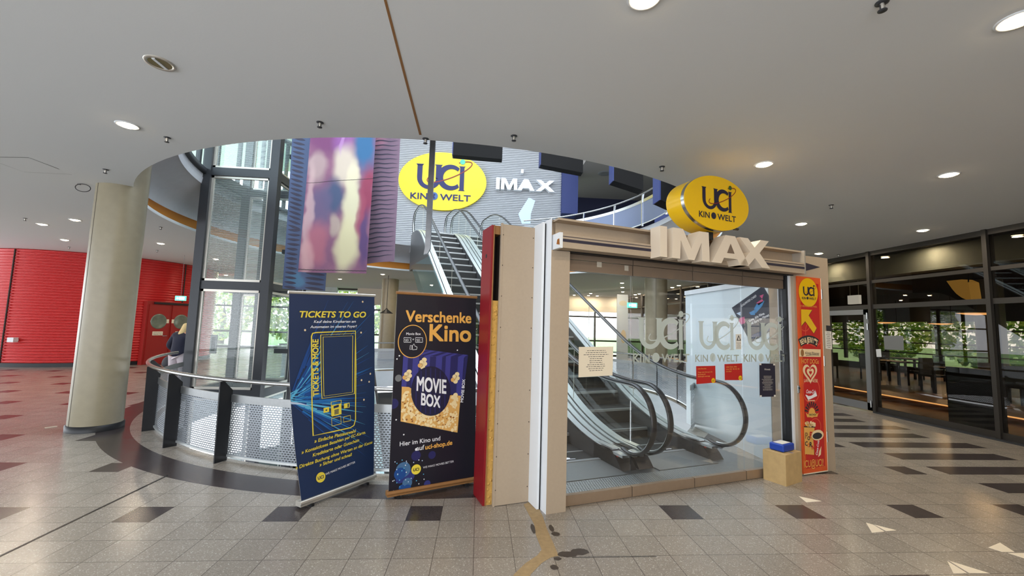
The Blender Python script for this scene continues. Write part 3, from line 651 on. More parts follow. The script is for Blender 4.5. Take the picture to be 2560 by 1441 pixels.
# elevator ------------------------------------------------------------
EX0, EX1, EY0, EY1 = -6.08, -4.66, 9.42, 10.95
el = thing('glass_elevator_shaft', ((EX0+EX1)/2, (EY0+EY1)/2, -4.6), 'tall dark steel and glass lift shaft standing in the void beside the left column', 'elevator')
for (x, y) in ((EX0, EY0), (EX1, EY0), (EX0, EY1), (EX1, EY1)):
    s = MB(); s.box(x-.09, x+.09, y-.09, y+.09, -4.6, 11.5, 'dark_steel'); s.build('corner_post', el)
lev = [-4.5, .12, 2.42, 4.93, 7.4, 9.9]
for z in lev:
    s = MB()
    for y in (EY0, EY1): s.box(EX0, EX1, y-.06, y+.06, z-.09, z+.09, 'dark_steel')
    for x in (EX0, EX1): s.box(x-.06, x+.06, EY0, EY1, z-.09, z+.09, 'dark_steel')
    s.build('cross_beam', el)
for i in range(len(lev)-1):
    za, zb = lev[i]+.09, lev[i+1]-.09
    for nm, S, w in (('front', Plane((EX0+.09, EY0, za), (1, 0, 0), ZZ, (0, -1, 0)), EX1-EX0-.18), ('back', Plane((EX0+.09, EY1, za), (1, 0, 0), ZZ, (0, -1, 0)), EX1-EX0-.18), ('side', Plane((EX1, EY0+.09, za), (0, 1, 0), ZZ, (1, 0, 0)), EY1-EY0-.18)):
        g = MB(); h = zb-za; a0, a1 = .05, w-.05
        vs = [S.at(a0, .05), S.at(a1, .05), S.at(a1, h-.05), S.at(a0, h-.05)]
        g.add(vs, [(0, 1, 2, 3)], 'glass_lined' if nm != 'side' else 'glass_pale', False, [(a0, .05), (a1, .05), (a1, h), (a0, h)]); pn = g.build('glass_pane', el)
        f = MB()
        for (b0, b1, c0, c1) in ((0, w, 0, .05), (0, w, h-.05, h), (0, .05, 0, h), (w-.05, w, 0, h)): f.prism(S, [(b0, c0), (b1, c0), (b1, c1), (b0, c1)], -.02, .03, 'alu')
        f.build('pane_frame', pn)
g = MB(); g.box(-5.5, -5.38, 10.6, 10.72, -4.6, 11.5, 'black_metal'); g.box(-5.25, -5.2, 10.6, 10.7, -4.6, 11.5, 'black_metal'); g.build('guide_rail', el)
g = MB(); g.box(-4.3, -4.22, 9.95, 10.1, -4.6, 11.5, 'dark_steel')
for z in (1.0, 3.3, 5.6): g.box(EX1, -4.22, 9.98, 10.07, z-.05, z+.05, 'dark_steel')
g.build('outrigger_post', el)
g = MB(); g.tube([(-4.05, 9.9, -4.6), (-4.05, 9.9, 11.5)], .03, 'rubber'); g.bar((-4.6, 9.9, 2.35), (-3.95, 9.9, 2.35), .03, .03, 'dark_steel'); g.build('cable_duct', el)
g = MB(); g.box(-5.75, -5.62, 9.47, 9.5, .95, 1.35, 'mid_grey'); g.box(-5.72, -5.65, 9.46, 9.47, 1.0, 1.3, 'black_metal'); g.build('control_plate', el)
# hanging steel rod ----------------------------------------------------
hx, hy = aty(1075, 500, 5.3)[:2]; zt, zb_ = 5.4, float(aty(1066, 622, 5.3)[2])
r_ = MB(); r_.box(hx-.034, hx+.034, 5.28, 5.34, zb_, zt, 'rod_steel'); r_.prism(Plane((hx, 5.28, zb_), (1, 0, 0), ZZ, (0, -1, 0)), [(-.034, 0), (.034, 0), (.005, -.06), (-.045, -.08)], -.06, 0, 'rod_steel')
tag(r_.build('hanging_rod'), 'long flat steel rod hanging down from the ceiling edge in front of the oval sign', 'rod')
# hanging cloths --------------------------------------------------------
def cloth(name, label, tl, tr, bl, br, Y, mt, amp=.05, fr=3.0, rag=False, marks=None, top=None):
    P = [aty(*p, Y) for p in (bl, br, tr, tl)]
    zt = P[3][2]; k = (top-P[0][2])/(zt-P[0][2])
    TL = P[0]+(P[3]-P[0])*k; TR = P[1]+(P[2]-P[1])*k
    w = float(np.linalg.norm(P[1]-P[0])); h = float(np.linalg.norm(TL-P[0]))
    S = Sheet(P[0], P[1], TR, TL, w, h, bow=lambda u, v: np.array([0, amp*math.sin(u*fr*2+v*2.1)*(.4+.6*(1-v))+.4*amp*math.sin(u*9+v*3), 0]))
    mb = MB(); S.grid(mb, mt, 24, 48)
    if marks: marks(mb, S)
    hm = MB(); hm.stroke(S, [(w*i/40, .05+.004*(i % 2)) for i in range(41)], .012, 'ink', .006) if rag else None
    h2 = MB()
    if rag: h2.stroke(S, [(w*i/40, 1.83+.05*i/40*w+.003*(i % 2)) for i in range(41)], .006, 'ink', .006)
    o = mb.build(name); tag(o, label, 'cloth')
    if rag: hm.build('hem_stitching', o); h2.build('seam_stitching', o)
    return o
def lens(mb, S, a0, a1, b, t, mt='cloth_mark', sl=0.0, wob=0.0):
    n = 14; up = [(a0+(a1-a0)*i/n, b+sl*i/n+wob*math.sin(i*1.1+b*9)+t*math.sin(math.pi*i/n)**.7) for i in range(n+1)]; dn = [(a0+(a1-a0)*i/n, b+sl*i/n+wob*math.sin(i*1.1+b*9)-t*math.sin(math.pi*i/n)**.7) for i in range(n+1)]
    mb.poly(S, up+dn[::-1][1:-1], mt, .004)
def m_left(mb, S):
    b = .05
    while b < S.h-.1:
        lens(mb, S, .02, .30 if b > .9 else .26, b, .028, sl=-.02 if b < 1.4 else -.1)
        if b < .5: lens(mb, S, .47, S.w-.02, b, .03, sl=-.03)
        else: lens(mb, S, .38, S.w-.02, b+.03, .022, sl=-.1)
        b += .105
def m_right(mb, S):
    b = .12
    while b < S.h-.05:
        lens(mb, S, -.0+.01, S.w-.02, b, .013, 'cloth_mark', sl=.03, wob=.008); b += .105
cloth('hanging_cloth', 'blue hanging cloth with dark lens-shaped marks, leftmost and lowest of the three', (728, 338), (840, 338), (706, 722), (813, 728), 9.3, 'cloth_blue', marks=m_left, top=8.2)
cloth('hanging_cloth', 'pink hanging cloth with wavy dark stripes, at the right of the painted cloth', (905, 336), (1001, 338), (880, 662), (986, 654), 9.1, 'cloth_pink', marks=m_right, top=8.2)
cloth('hanging_cloth', 'large painted hanging cloth in purple, blue and cream, middle of the three', (774, 337), (941, 335), (745, 680), (917, 685), 8.5, 'cloth_painted', amp=.045, fr=2.4, rag=True, top=8.0)
# ================================================================== ESCALATORS (kiosk frame)
T30 = math.tan(math.radians(30)); W1, W2 = 1.95, 1.95+UZ/math.tan(math.radians(30))
def zst(w): return min(max((w-W1)*T30, 0.0), UZ)
def smooth_path(off, w0, w1, n=70, r=.9):
    out = []
    for i in range(n+1):
        w = w0+(w1-w0)*i/n; z = np.mean([zst(w+d) for d in np.linspace(-r, r, 13)])
        out.append((w, z+off))
    return out
def escalator(u0, u1, lab, outer):
    t = thing('escalator', K((u0+u1)/2, .8, 0), lab, 'escalator', None)
    SW = lambda u: Plane(K(u, 0, 0), KW, ZZ, KU)
    # steps
    k = 0; w = 1.2
    while w < W2+1.0:
        z = zst(w+.2) if w+.2 > W1 else 0.0; z = min(z, UZ)
        s = MB(); s.kbox(u0+.01, u1-.01, w, w+.41, z-.24, z+.012, 'step_dark'); s.kbox(u0+.01, u1-.01, w-.004, w+.03, z-.02, z+.016, 'step_edge'); s.build('step', t)
        w += .4; k += 1
    cbp = MB(); cbp.kbox(u0, u1, .62, 1.2, .0, .022, 'plate'); cbp.kbox(u0, u1, 1.18, 1.24, .0, .03, 'step_edge'); cbp.build('comb_plate', t)
    cbp = MB(); cbp.kbox(u0, u1, W2+1.35, W2+2.4, UZ, UZ+.02, 'plate'); cbp.build('comb_plate', t)
    for side, ui, d in ((0, u0, -1), (1, u1, 1)):
        dw = .22
        S = SW(ui)
        # skirt between steps and deck
        lo = smooth_path(-.12, .95, W2+1.3); hi = smooth_path(.19, .95, W2+1.3)
        s = MB(); s.prism(S, lo+hi[::-1], 0 if d > 0 else -.02, .02 if d > 0 else 0, 'cladding'); s.build('skirt', t)
        # deck: bright profiled strips either side of the glass
        pth = smooth_path(.2, .72, W2+1.5)
        def deck(ua, ub, z, mt): 
            vs = [K(ua, w, zz+z) for w, zz in pth]+[K(ub, w, zz+z) for w, zz in pth]; n = len(pth)
            vs += [K(ua, w, zz+z-.03) for w, zz in pth]+[K(ub, w, zz+z-.03) for w, zz in pth]
            fs = []
            for i in range(n-1): fs += [(i, i+1, n+i+1, n+i), (2*n+i, 3*n+i, 3*n+i+1, 2*n+i+1), (i, 2*n+i, 2*n+i+1, i+1), (n+i, n+i+1, 3*n+i+1, 3*n+i)]
            return mt, vs, fs
        s = MB()
        for a, b, z in ((.0, .10, .0), (.115, .145, .02), (.16, dw, .0)):
            mt, vs, fs = deck(ui+d*a, ui+d*b, z, 'bright_steel'); s.add(vs, fs, mt)
        s.build('deck', t)
        ug = ui+d*.12
        # glass
        gp = smooth_path(.2, 1.05, W2+1.2); hp = [(w, z+.84) for w, z in gp]
        arc0 = [(.72-.40*math.cos(a), .64+.40*math.sin(a)) for a in np.linspace(-math.pi/2+.25, math.pi/2, 16)]
        We = W2+1.5; arc1 = [(We+.40*math.cos(a), UZ+.64+.40*math.sin(a)) for a in np.linspace(math.pi/2, -math.pi/2+.25, 16)]
        s = MB(); SG_ = SW(ug); gseg = [0]+list(range(10, 70, 10))+[70]
        for q0, q1 in zip(gseg[:-1], gseg[1:]):
            vs = [SG_.at(*p) for p in gp[q0:q1+1]]+[SG_.at(*p) for p in hp[q0:q1+1]]; nn = q1-q0+1; s.add(vs, [(k_, k_+1, nn+k_+1, nn+k_) for k_ in range(nn-1)], 'glass_esc')
        for cv_ in ([gp[0]]+arc0+[hp[0]], [hp[-1]]+arc1+[gp[-1]]): s.add([SG_.at(*p) for p in cv_], [tuple(range(len(cv_)))], 'glass_esc')
        for q0 in gseg[1:-1]: s.bar(SG_.at(*gp[q0]), SG_.at(*hp[q0]), .006, .012, 'alu', up=KW)
        s.build('glass_balustrade', t)
        for wj in np.arange(1.3, W2, 1.15):
            zz = np.mean([zst(wj+q) for q in np.linspace(-.9, .9, 13)])
        # handrail
        a0 = [(.72-.42*math.sin(a), .64-.42*math.cos(a)) for a in np.linspace(-.35, math.pi, 26)]
        a1 = [(We+.42*math.sin(a), UZ+.64+.42*math.cos(a)) for a in np.linspace(0, math.pi+.35, 26)]
        pts = [K(ug, w, z) for w, z in a0+[(w, z+.86) for w, z in smooth_path(.2, 1.05, W2+1.2, 60)]+a1]
        s = MB(); s.tube(pts, 1.0, 'rubber', 12, up=KU, sx=.019, sy=.042)
        o = s.build('handrail', t)
        s = MB(); tn = [np.cross((pts[i+1]-pts[i-1])/np.linalg.norm(pts[i+1]-pts[i-1]), KU) for i in range(2, len(pts)-2)]; s.tube([p+.024*q_ for p, q_ in zip(pts[2:-2], tn)], 1.0, 'bright_steel', 6, up=KU, sx=.01, sy=.02); tag(s.build('handrail_track', o), 'bright metal track')
        # newel foot
        s = MB(); prof = [(.72, .0), (1.35, 0), (1.35, .2), (1.0, .215), (.93, .2), (.8, .09)]
        s.prism(SW(ui), prof, 0 if d > 0 else -dw, dw if d > 0 else 0, 'foot_black'); nf = s.build('newel_foot', t)
        s = MB(); s.prism(SW(ui), [(.95, .21), (1.32, .205), (1.32, .225), (.95, .228)], (.015 if d > 0 else -.1), (.1 if d > 0 else -.015), 'bright_steel')
        s.build('control_strip', nf)
        s = MB(); s.lathe(K(ui+d*.04, .875, .155), [(0, .014), (.016, .012), (.02, 0)], 's_red', 12, axis=-KW+ZZ*.6); s.build('stop_button', nf)
        # outer cladding of the truss
        if (side, outer) in ((0, 'l'), (1, 'r')) or side == (1 if outer == 'l' else 0):
            top_ = smooth_path(.17, 1.2, W2+1.5); bot = [(w, max(z-1.15, -.55)) for w, z in smooth_path(0, 1.2, W2+1.5)]
            uo = ui+d*dw; s = MB(); s.prism(SW(uo), top_+bot[::-1], -.02, .02, 'cladding'); s.build('side_cladding', t)
    bot = [(w, max(z-1.15, -.55)) for w, z in smooth_path(0, 1.2, W2+1.5)]
    s = MB(); n = len(bot); vs = [K(u0-.22, *p) for p in bot]+[K(u1+.22, *p) for p in bot]; s.add(vs, [(i, n+i, n+i+1, i+1) for i in range(n-1)], 'cladding'); s.build('soffit', t)
    # printed mark on the floor plate
    return t
escalator(.42, 1.38, 'left escalator of the pair, rising from behind the pale boxed pier', 'l')
escalator(1.86, 2.82, 'right escalator of the pair, rising beside the white partition', 'r')
# landing bridge from escalator heads to the gallery
lb = MB(); lb.kbox(.25, 3.0, W2+1.3, W2+4.5, UZ-.35, UZ-.002, 'fascia_grey'); struct(lb, 'floor_landing')
# triangular guard glass hanging beside the left escalator
gt = MB(); SG = Plane(K(-.05, 0, 0), KW, ZZ, KU); gt.ppx(SG, [(1028, 665), (1046, 731), (1110, 731), (1072, 640)], 'glass_pale', 0); gt.ppx(SG, [(1028, 665), (1046, 731), (1110, 731), (1072, 640)], 'glass_pale', .01)
tag(gt.build('guard_pane'), 'clear triangular guard pane beside the underside of the left escalator', 'pane')
# a second escalator pair leads down into the void
def down_rail(label, p, q, off):
    t = thing('down_escalator', q, label, 'escalator'); p, q = V3(p), V3(q); d = (q-p)/np.linalg.norm(q-p); sd = np.cross(d, ZZ); sd = sd/np.linalg.norm(sd)
    for k, s_ in (('a', -.6), ('b', .6)):
        g = MB(); P_ = Plane(p+sd*s_, d, ZZ, sd); L = float(np.linalg.norm(q-p)); g.prism(P_, [(0, .1), (L, .1), (L, .88), (0, .88)], -.005, .005, 'glass_pale'); g.build('glass_balustrade', t)
        h = MB(); h.tube([p+sd*s_+ZZ*.92-d*.0, q+sd*s_+ZZ*.92], .04, 'rubber'); h.build('handrail', t)
        h = MB(); h.bar(p+sd*s_+ZZ*.03, q+sd*s_+ZZ*.03, .2, .14, 'bright_steel'); h.build('deck', t)
    s = MB(); s.bar(p-ZZ*.12, q-ZZ*.12, 1.0, .16, 'step_dark'); s.build('step_band', t)
    s = MB(); s.bar(p-ZZ*.6, q-ZZ*.6, 1.5, .8, 'cladding'); s.build('truss', t)
down_rail('escalator leading down into the void, half hidden behind the banners', (-3.0, 14.8, -.6), (-.6, 8.2, -4.4), 0)
# ================================================================== KIOSK PORTAL
KP = lambda w, n=-1: Plane(K(0, w, 0), KU, ZZ, n*KW)
S0, SGl = KP(0.0), KP(.105)
# boxed partition left of the portal: red side board, foam core, pale front board
t = thing('boxed_pier', K(-.27, .6, 0), 'tall pale boxed pier with red side board and yellow foam, right of the popcorn banner', 'pier')
s = MB(); s.kbox(-.505, -.48, .35, .66, .0, 2.75, 'red_board'); rbp = s.build('side_board', t)
s = MB(); s.kbox(-.48, -.40, .36, .66, 2.66, 2.75, 'wood_edge'); s.kbox(-.485, -.475, .34, .36, 0, 2.75, 'wood_edge'); s.build('wood_edge', t)
s = MB(); s.lathe(K(-.507, .5, 2.45), [(.0, .003), (.02, .002), (.022, 0)], 'black_metal', 14, axis=-KU); s.build('hole', rbp)
s = MB(); s.kbox(-.475, -.405, .36, .6, 0, 1.98, 'foam_yellow'); rr = random.Random(5)
for i in range(40):
    z = rr.uniform(.02, 1.95); s.lathe(K(-.44+rr.uniform(-.03, .03), .357, z), [(0, .008), (rr.uniform(.006, .014), .004), (.018, -.01)], 'foam_yellow', 8, axis=-KW)
s.build('foam_core', t)
s = MB(); s.kbox(-.478, -.40, .5, .52, 1.98, 2.68, 'cavity'); s.kbox(-.48, -.474, .36, .52, 1.98, 2.68, 'cavity'); s.kbox(-.406, -.40, .36, .52, 1.98, 2.68, 'cavity'); s.build('cavity', t)
s = MB(); s.kbox(-.40, -.045, .305, .335, 0.005, 2.76, 'beige_board'); s.kbox(-.415, -.40, .30, .34, 0, 2.77, 'beige_board')
for z in np.linspace(.15, 2.65, 9): s.lathe(K(-.395, .304, z), [(0, .003), (.005, .002), (.006, 0)], 'stain', 8, axis=-KW); s.lathe(K(-.06, .304, z), [(0, .003), (.005, .002), (.006, 0)], 'stain', 8, axis=-KW)
s.build('front_board', t)
s = MB(); s.kbox(-.045, -.02, .115, .335, 0.005, 2.78, 'white_board'); s.build('return_board', t)
s = MB(); s.kbox(-.478, -.02, .62, .66, 0, 2.74, 'beige_board'); s.build('rear_board', t)
s = MB(); s.kbox(-.019, -.005, .12, .16, 0, 2.77, 'black_metal'); s.build('shadow_gap', t)
# portal: left pier, right pier, head
s = MB(); s.kbox(0, .207, 0, .42, .0, 2.483, 'beige_board'); s.kbox(0, .207, .052, .42, 2.483, 2.80, 'beige_board'); o = s.build('portal_pier'); tag(o, 'slim pale square pier at the left end of the glass entrance', 'pier')
s = MB(); s.kbox(-.002, .0, .0, .42, 0, 2.8, 'white_board'); s.build('daylit_side', o)  # bluish white skin puts the rotunda daylight into the side's colour
t = thing('portal_pier', K(3.85, .2, 0), 'wide pale pier at the right end of the glass entrance carrying the red menu panel', 'pier')
s = MB(); s.kbox(3.47, 4.155, .0, .34, 0, 2.483, 'beige_board'); s.kbox(3.52, 4.155, .0, .34, 2.483, 2.76, 'beige_board'); s.kbox(3.47, 3.52, .055, .34, 2.483, 2.76, 'beige_board'); s.build('body', t)
for z in (.37, 1.33, 2.2):
    s = MB(); s.lathe(K(3.985, -.012, z), [(.012, 0), (.012, .13)], 'steel', 10); s.kbox(3.99, 4.02, -.006, .0, z, z+.13, 'steel'); s.build('hinge', t)
s = MB(); s.kbox(3.475, 3.505, -.012, 0, 1.0, 1.09, 'steel'); s.lathe(K(3.49, -.012, 1.06), [(.011, 0), (.009, .012)], 'black_metal', 12, axis=-KW); s.build('lock_plate', t)
s = MB(); S0.p0 = K(0, -.001, 0); s.ppx(S0, [(2012, 657), (2050, 668.5), (2012, 678)], 'dark_stripe', .003); s.build('arrow_head', t)
S0.p0 = K(0, 0, 0)
def sheet(name, S, pts, label, cat, mt='paper', art=None, th=.002, group=None):
    q = [S.px(*p) for p in pts]; mb = MB(); mb.prism(S, q, .0005, th, mt)
    if art: art(mb, q, th+.001)
    return tag(mb.build(name), label, cat, group)
def lines(mb, S, q, off, rows, mt='ink', margin=.1, seed=1, center=True, h=.35, y0=.9, y1=.1):
    r = random.Random(seed); BL, BR, TR, TL = [np.array(p) for p in q]
    for i in range(rows):
        v = y0+(y1-y0)*i/max(1, rows-1); ln = r.uniform(.45, 1.0)*(1-2*margin); u0 = .5-ln/2 if center else margin; u1 = u0+ln
        P = lambda u, w: tuple((1-w)*((1-u)*BL+u*BR)+w*((1-u)*TL+u*TR)); dv = abs(y1-y0)/rows*h/2; u = u0
        while u < u1:
            wd = min(r.uniform(.03, .09), u1-u)
            if wd > .01: mb.poly(S, [P(u, v-dv), P(u+wd, v-dv), P(u+wd, v+dv), P(u, v+dv)], mt, off)
            u += wd+.018
Sb = KP(0.0)
def art_n(mb, q, o): lines(mb, Sb, q, o, 9, seed=4, h=.3)
sheet('notice_sheet', Sb, [(2064, 872), (2080, 874), (2078, 829), (2062, 828)], 'small white notice sheet taped to the pier right of the red menu panel', 'notice', art=art_n)
s = MB(); s.prism(Sb, [Sb.px(*p) for p in [(2066, 828), (2077, 829), (2076, 815), (2065, 814)]], .0005, .003, 'ink'); tag(s.build('black_sticker'), 'small black square sticker just above the white notice sheet on the pier', 'sticker')
# header beam
t = thing('header_beam', K(1.9, 0, 2.5), 'long beige channel beam with a dark stripe above the glass doors', 'beam')
uL, uR = .05, 3.485
s = MB(); s.kbox(uL, uR, .02, .05, 2.50, 2.78, 'beige_board'); s.build('back_web', t)
s = MB(); s.kbox(uL-.03, uR+.02, -.10, .05, 2.765, 2.785, 'beige_board'); s.build('top_flange', t)
s = MB(); s.kbox(uL+.0, uR, -.13, .02, 2.49, 2.625, 'beige_board'); s.kbox(uL, uR, -.134, -.13, 2.548, 2.576, 'dark_stripe'); s.kbox(uL, uR, -.133, -.13, 2.597, 2.603, 'dark_stripe'); s.build('front_fascia', t)
s = MB(); s.kbox(uL-.035, uL, -.135, .05, 2.485, 2.635, 'white_board'); S_ = KP(-.135); s.ppx(S_, [(1391, 611), (1399, 612), (1398, 596), (1393, 599)], 'pop_dark', .002); s.build('end_cap', t)
s = MB(); s.kbox(uR, uR+.022, -.135, .05, 2.485, 2.785, 'alu'); s.build('end_plate', t)
s = MB(); s.kbox(.207, 3.47, .0, .2, 2.478, 2.489, 'black_metal')
s.build('soffit_channel', t)
# glass doors
ed = [.212, 1.033, 1.875, 2.67, 3.40]
dl = ['glass door panel carrying the typed white notice, leftmost of four', 'glass door panel with the large frosted cinema logo, second from the left', 'glass door panel carrying the two red notices, third from the left', 'glass door panel carrying the dark notice, nearest the red menu panel']
LG = [None, ((1593.6, 793.5), (1709.5, 874.5)), ((1745, 803), (1836, 876)), ((1865, 806), (1956, 877))]
for i in range(4):
    a, b = ed[i]+.006, ed[i+1]-.006
    t = thing('glass_door', K((a+b)/2, .11, 0), dl[i], 'door', 'glass entrance panels')
    s = MB(); s.kbox(a, b, .105, .115, .1, 2.33, 'glass'); pn = s.build('glass_pane', t)
    s = MB(); s.kbox(a, b, .085, .135, .005, .105, 'stainless_base'); s.build('bottom_rail', t)
    s = MB(); s.kbox(a, b, .085, .135, 2.31, 2.42, 'taupe_metal'); s.kbox(a, b, .08, .14, 2.425, 2.5, 'taupe_metal')
    if i == 0: SS = KP(.084); s.ppx(SS, [(1492, 668), (1504, 669), (1504, 656), (1492, 655)], 'alu', .002); s.ppx(SS, [(1561, 677), (1571, 678), (1571, 665), (1561, 664)], 'alu', .002)
    s.build('top_rail', t)
    if LG[i]:
        S = KP(.104); pa, pb = S.px(*LG[i][0]), S.px(*LG[i][1]); sc = (pb[0]-pa[0])/1.08; ky = (pa[1]-pb[1])/.555/sc
        tf = lambda x, y, pa=pa, pb=pb, sc=sc, ky=ky: (pa[0]+(x+.02)*sc, pb[1]+y*sc*ky)
        f = MB(); logo(f, S, tf, 'film', 'film', 'film', 'film', 'film', off=.0015, k=1.1); f.build('frosted_logo', pn)
s = MB(); s.kbox(3.405, 3.44, .06, .16, 0, 2.5, 'black_metal'); s.kbox(3.44, 3.47, .04, .2, 0, 2.5, 'white_board'); tag(s.build('door_jamb'), 'dark rubber and white upright between the glass doors and the red menu panel', 'jamb')
# printed sheets on the glass
SN = KP(.1035)
def a1(mb, q, o): lines(mb, SN, q, o, 11, seed=9, margin=.12, h=.26, y0=.87, y1=.2)
sheet('typed_notice', SN, [(1446, 944), (1531, 939), (1533, 867), (1447, 868)], 'large white typed notice taped inside the leftmost glass door', 'notice', 'paper_cream', a1)
def red_art(k):
    def f(mb, q, o):
        BL, BR, TR, TL = [np.array(p) for p in q]; P = lambda u, v: tuple((1-v)*((1-u)*BL+u*BR)+v*((1-u)*TL+u*TR))
        for j, (tx, v, w) in enumerate((('Liebe Besucher,', .82, .45), ('Wegen einer Störung ist die', .62, .75), ('Benutzung der', .5, .4), ('Rolltreppe untersagt', .38, .62)) if k == 0 else (('Liebe Gäste, bitte', .78, .6), ('unter 040 / 88 182 182', .64, .75), ('anrufen!', .5, .3))): mb.text(SN, tx, P(.08, v), P(.08+w, v), 't_gold', off=o)
        c = P(.87, .13); r = (q[1][0]-q[0][0])*.1; mb.ell(SN, c, r, r, 'sign_yellow', o, n=20); mb.text(SN, 'uci', (c[0]-r*.6, c[1]-r*.3), (c[0]+r*.6, c[1]-r*.3), 'logo_navy', off=o+.001)
    return f
sheet('red_notice', SN, [(1741, 961), (1789, 957), (1788, 915), (1740, 916)], 'red notice hanging lower, at the seam of the second and third glass doors', 'notice', 'poster_red', red_art(0), group='red notices on the glass')
sheet('red_notice', SN, [(1812, 951), (1856, 951), (1855, 909), (1811, 911)], 'red notice hanging a little higher, near the right edge of the third glass door', 'notice', 'poster_red', red_art(1), group='red notices on the glass')
def dk(mb, q, o):
    lines(mb, SN, q, o, 14, 'paper', margin=.08, seed=3, h=.25, y0=.62, y1=.2)
    BL, BR, TR, TL = [np.array(p) for p in q]; P = lambda u, v: tuple((1-v)*((1-u)*BL+u*BR)+v*((1-u)*TL+u*TR)); mb.text(SN, 'Hinweis', P(.32, .8), P(.68, .8), 'paper', off=o)
    for u, v in ((0, 0), (.88, 0), (0, .95), (.88, .95)): mb.poly(SN, [P(u, v), P(u+.12, v), P(u+.12, v+.05), P(u, v+.05)], 'paper', o)
sheet('dark_notice', SN, [(1899, 993), (1939, 992), (1937, 910), (1898, 909)], 'tall dark notice with small print taped to the rightmost glass door', 'notice', 'poster_dark', dk)
SPt = Plane((3.955, 5.44, 0), (0, -1, 0), ZZ, (-1, 0, 0))
def warn(mb, q, o):
    mb.ppx(SN, [(1841, 852), (1852, 852), (1846, 838)], 'ink', o); mb.ppx(SN, [(1843.5, 850.5), (1849.5, 850.5), (1846.2, 842)], 'paper', o+.001); lines(mb, SN, q, o, 5, seed=2, h=.3, y0=.42, y1=.1)
sheet('warning_sheet', SN, [(1839, 874), (1853, 874), (1853, 836), (1839, 836)], 'narrow white warning sheet with a triangle on the glass below the tilted poster', 'notice', 'paper', warn)
# tilted poster on the partition
def post(mb, q, o):
    P = lambda x, y: SPt.px(x, y)
    for pts, c in (([(1886, 772), (1893, 760), (1912, 752), (1906, 766), (1890, 784)], 'p_blue'), ([(1874, 782), (1890, 774), (1888, 788), (1878, 788)], 'p_blue'), ([(1892, 758), (1906, 748), (1910, 754), (1898, 764)], 'p_pink'), ([(1850, 796), (1862, 792), (1864, 808), (1854, 812), (1848, 804)], 'p_pink'), ([(1900, 740), (1910, 736), (1906, 748)], 'p_pink'), ([(1842, 784), (1852, 780), (1852, 790)], 's_pale')):
        mb.ppx(SPt, pts, c, o)
    mb.text(SPt, 'UNLIMITED CARD', P(1855, 768), P(1892, 742), 't_white', off=o, bold=.01)
    mb.text(SPt, '1 Karte. Alle Filme.', P(1870, 808), P(1913, 786), 't_white', off=o, bold=.02); mb.text(SPt, '23,40 Euro im Monat.', P(1873, 816), P(1925, 790), 't_white', off=o, bold=.02)
    c = P(1941, 805); mb.ell(SPt, c, .1, .085, 'sign_yellow', o, n=24); mb.text(SPt, 'uci', (c[0]-.06, c[1]-.03), (c[0]+.06, c[1]-.03), 'logo_navy', off=o+.001)
    for k in range(8): mb.stroke(SPt, [P(1876+k*5, 850-k*2), P(1884+k*7, 838-k*3), P(1900+k*5, 832-k*3)], .008, 's_deep', o)
q_ = sheet('tilted_poster', SPt, [(1877, 857), (1962, 808), (1908, 715), (1830, 770)], 'dark square poster hung tilted on the white partition behind the glass', 'poster', 'poster_navy', post, th=.004)
# floor plates inside the portal
fp = thing('floor_plate', K(1.8, .5, 0), 'ribbed metal floor plates inside the glass entrance at the foot of the escalators', 'floor plate')
nb = M['plate'].copy(); nb.name = 'checker_plate'; M['checker_plate'] = nb; nt = nb.node_tree; ck = nt.nodes.new('ShaderNodeTexVoronoi'); ck.inputs['Scale'].default_value = 34; ck.inputs['Randomness'].default_value = 0.15
tcx = nt.nodes.new('ShaderNodeTexCoord'); nt.links.new(tcx.outputs['Object'], ck.inputs['Vector']); bp_ = nt.nodes.new('ShaderNodeBump'); bp_.invert = True; bp_.inputs['Strength'].default_value = .8; bp_.inputs['Distance'].default_value = .01
nt.links.new(ck.outputs['Distance'], bp_.inputs['Height']); nt.links.new(bp_.outputs[0], nt.nodes['Principled BSDF'].inputs['Normal'])
s = MB(); s.kbox(.21, 3.42, .14, .30, .0, .02, 'checker_plate'); s.build('checker_strip', fp)
s = MB(); s.kbox(.0, 3.42, .306, .60, .0, .02, 'checker_plate'); s.build('checker_strip', fp)
s = MB(); s.kbox(.0, 3.42, .605, 1.3, .0, .012, 'brushed'); s.build('smooth_plate', fp)
for px_ in ((1418, 1147), (1660, 1122)):
    s = MB(); a = atz(px_[0], px_[1], .024); SFp = Plane((0, 0, .024), KU, KW, ZZ); cc = ((a@KU), (a@KW)); s.ell(SFp, cc, .04, .03, 't_white', .001, n=20); s.stroke(SFp, [(cc[0]-.09, cc[1]-.05), (cc[0]-.02, cc[1]-.035), (cc[0]+.1, cc[1]-.04)], .018, 't_white', .001); s.build('printed_mark', fp)
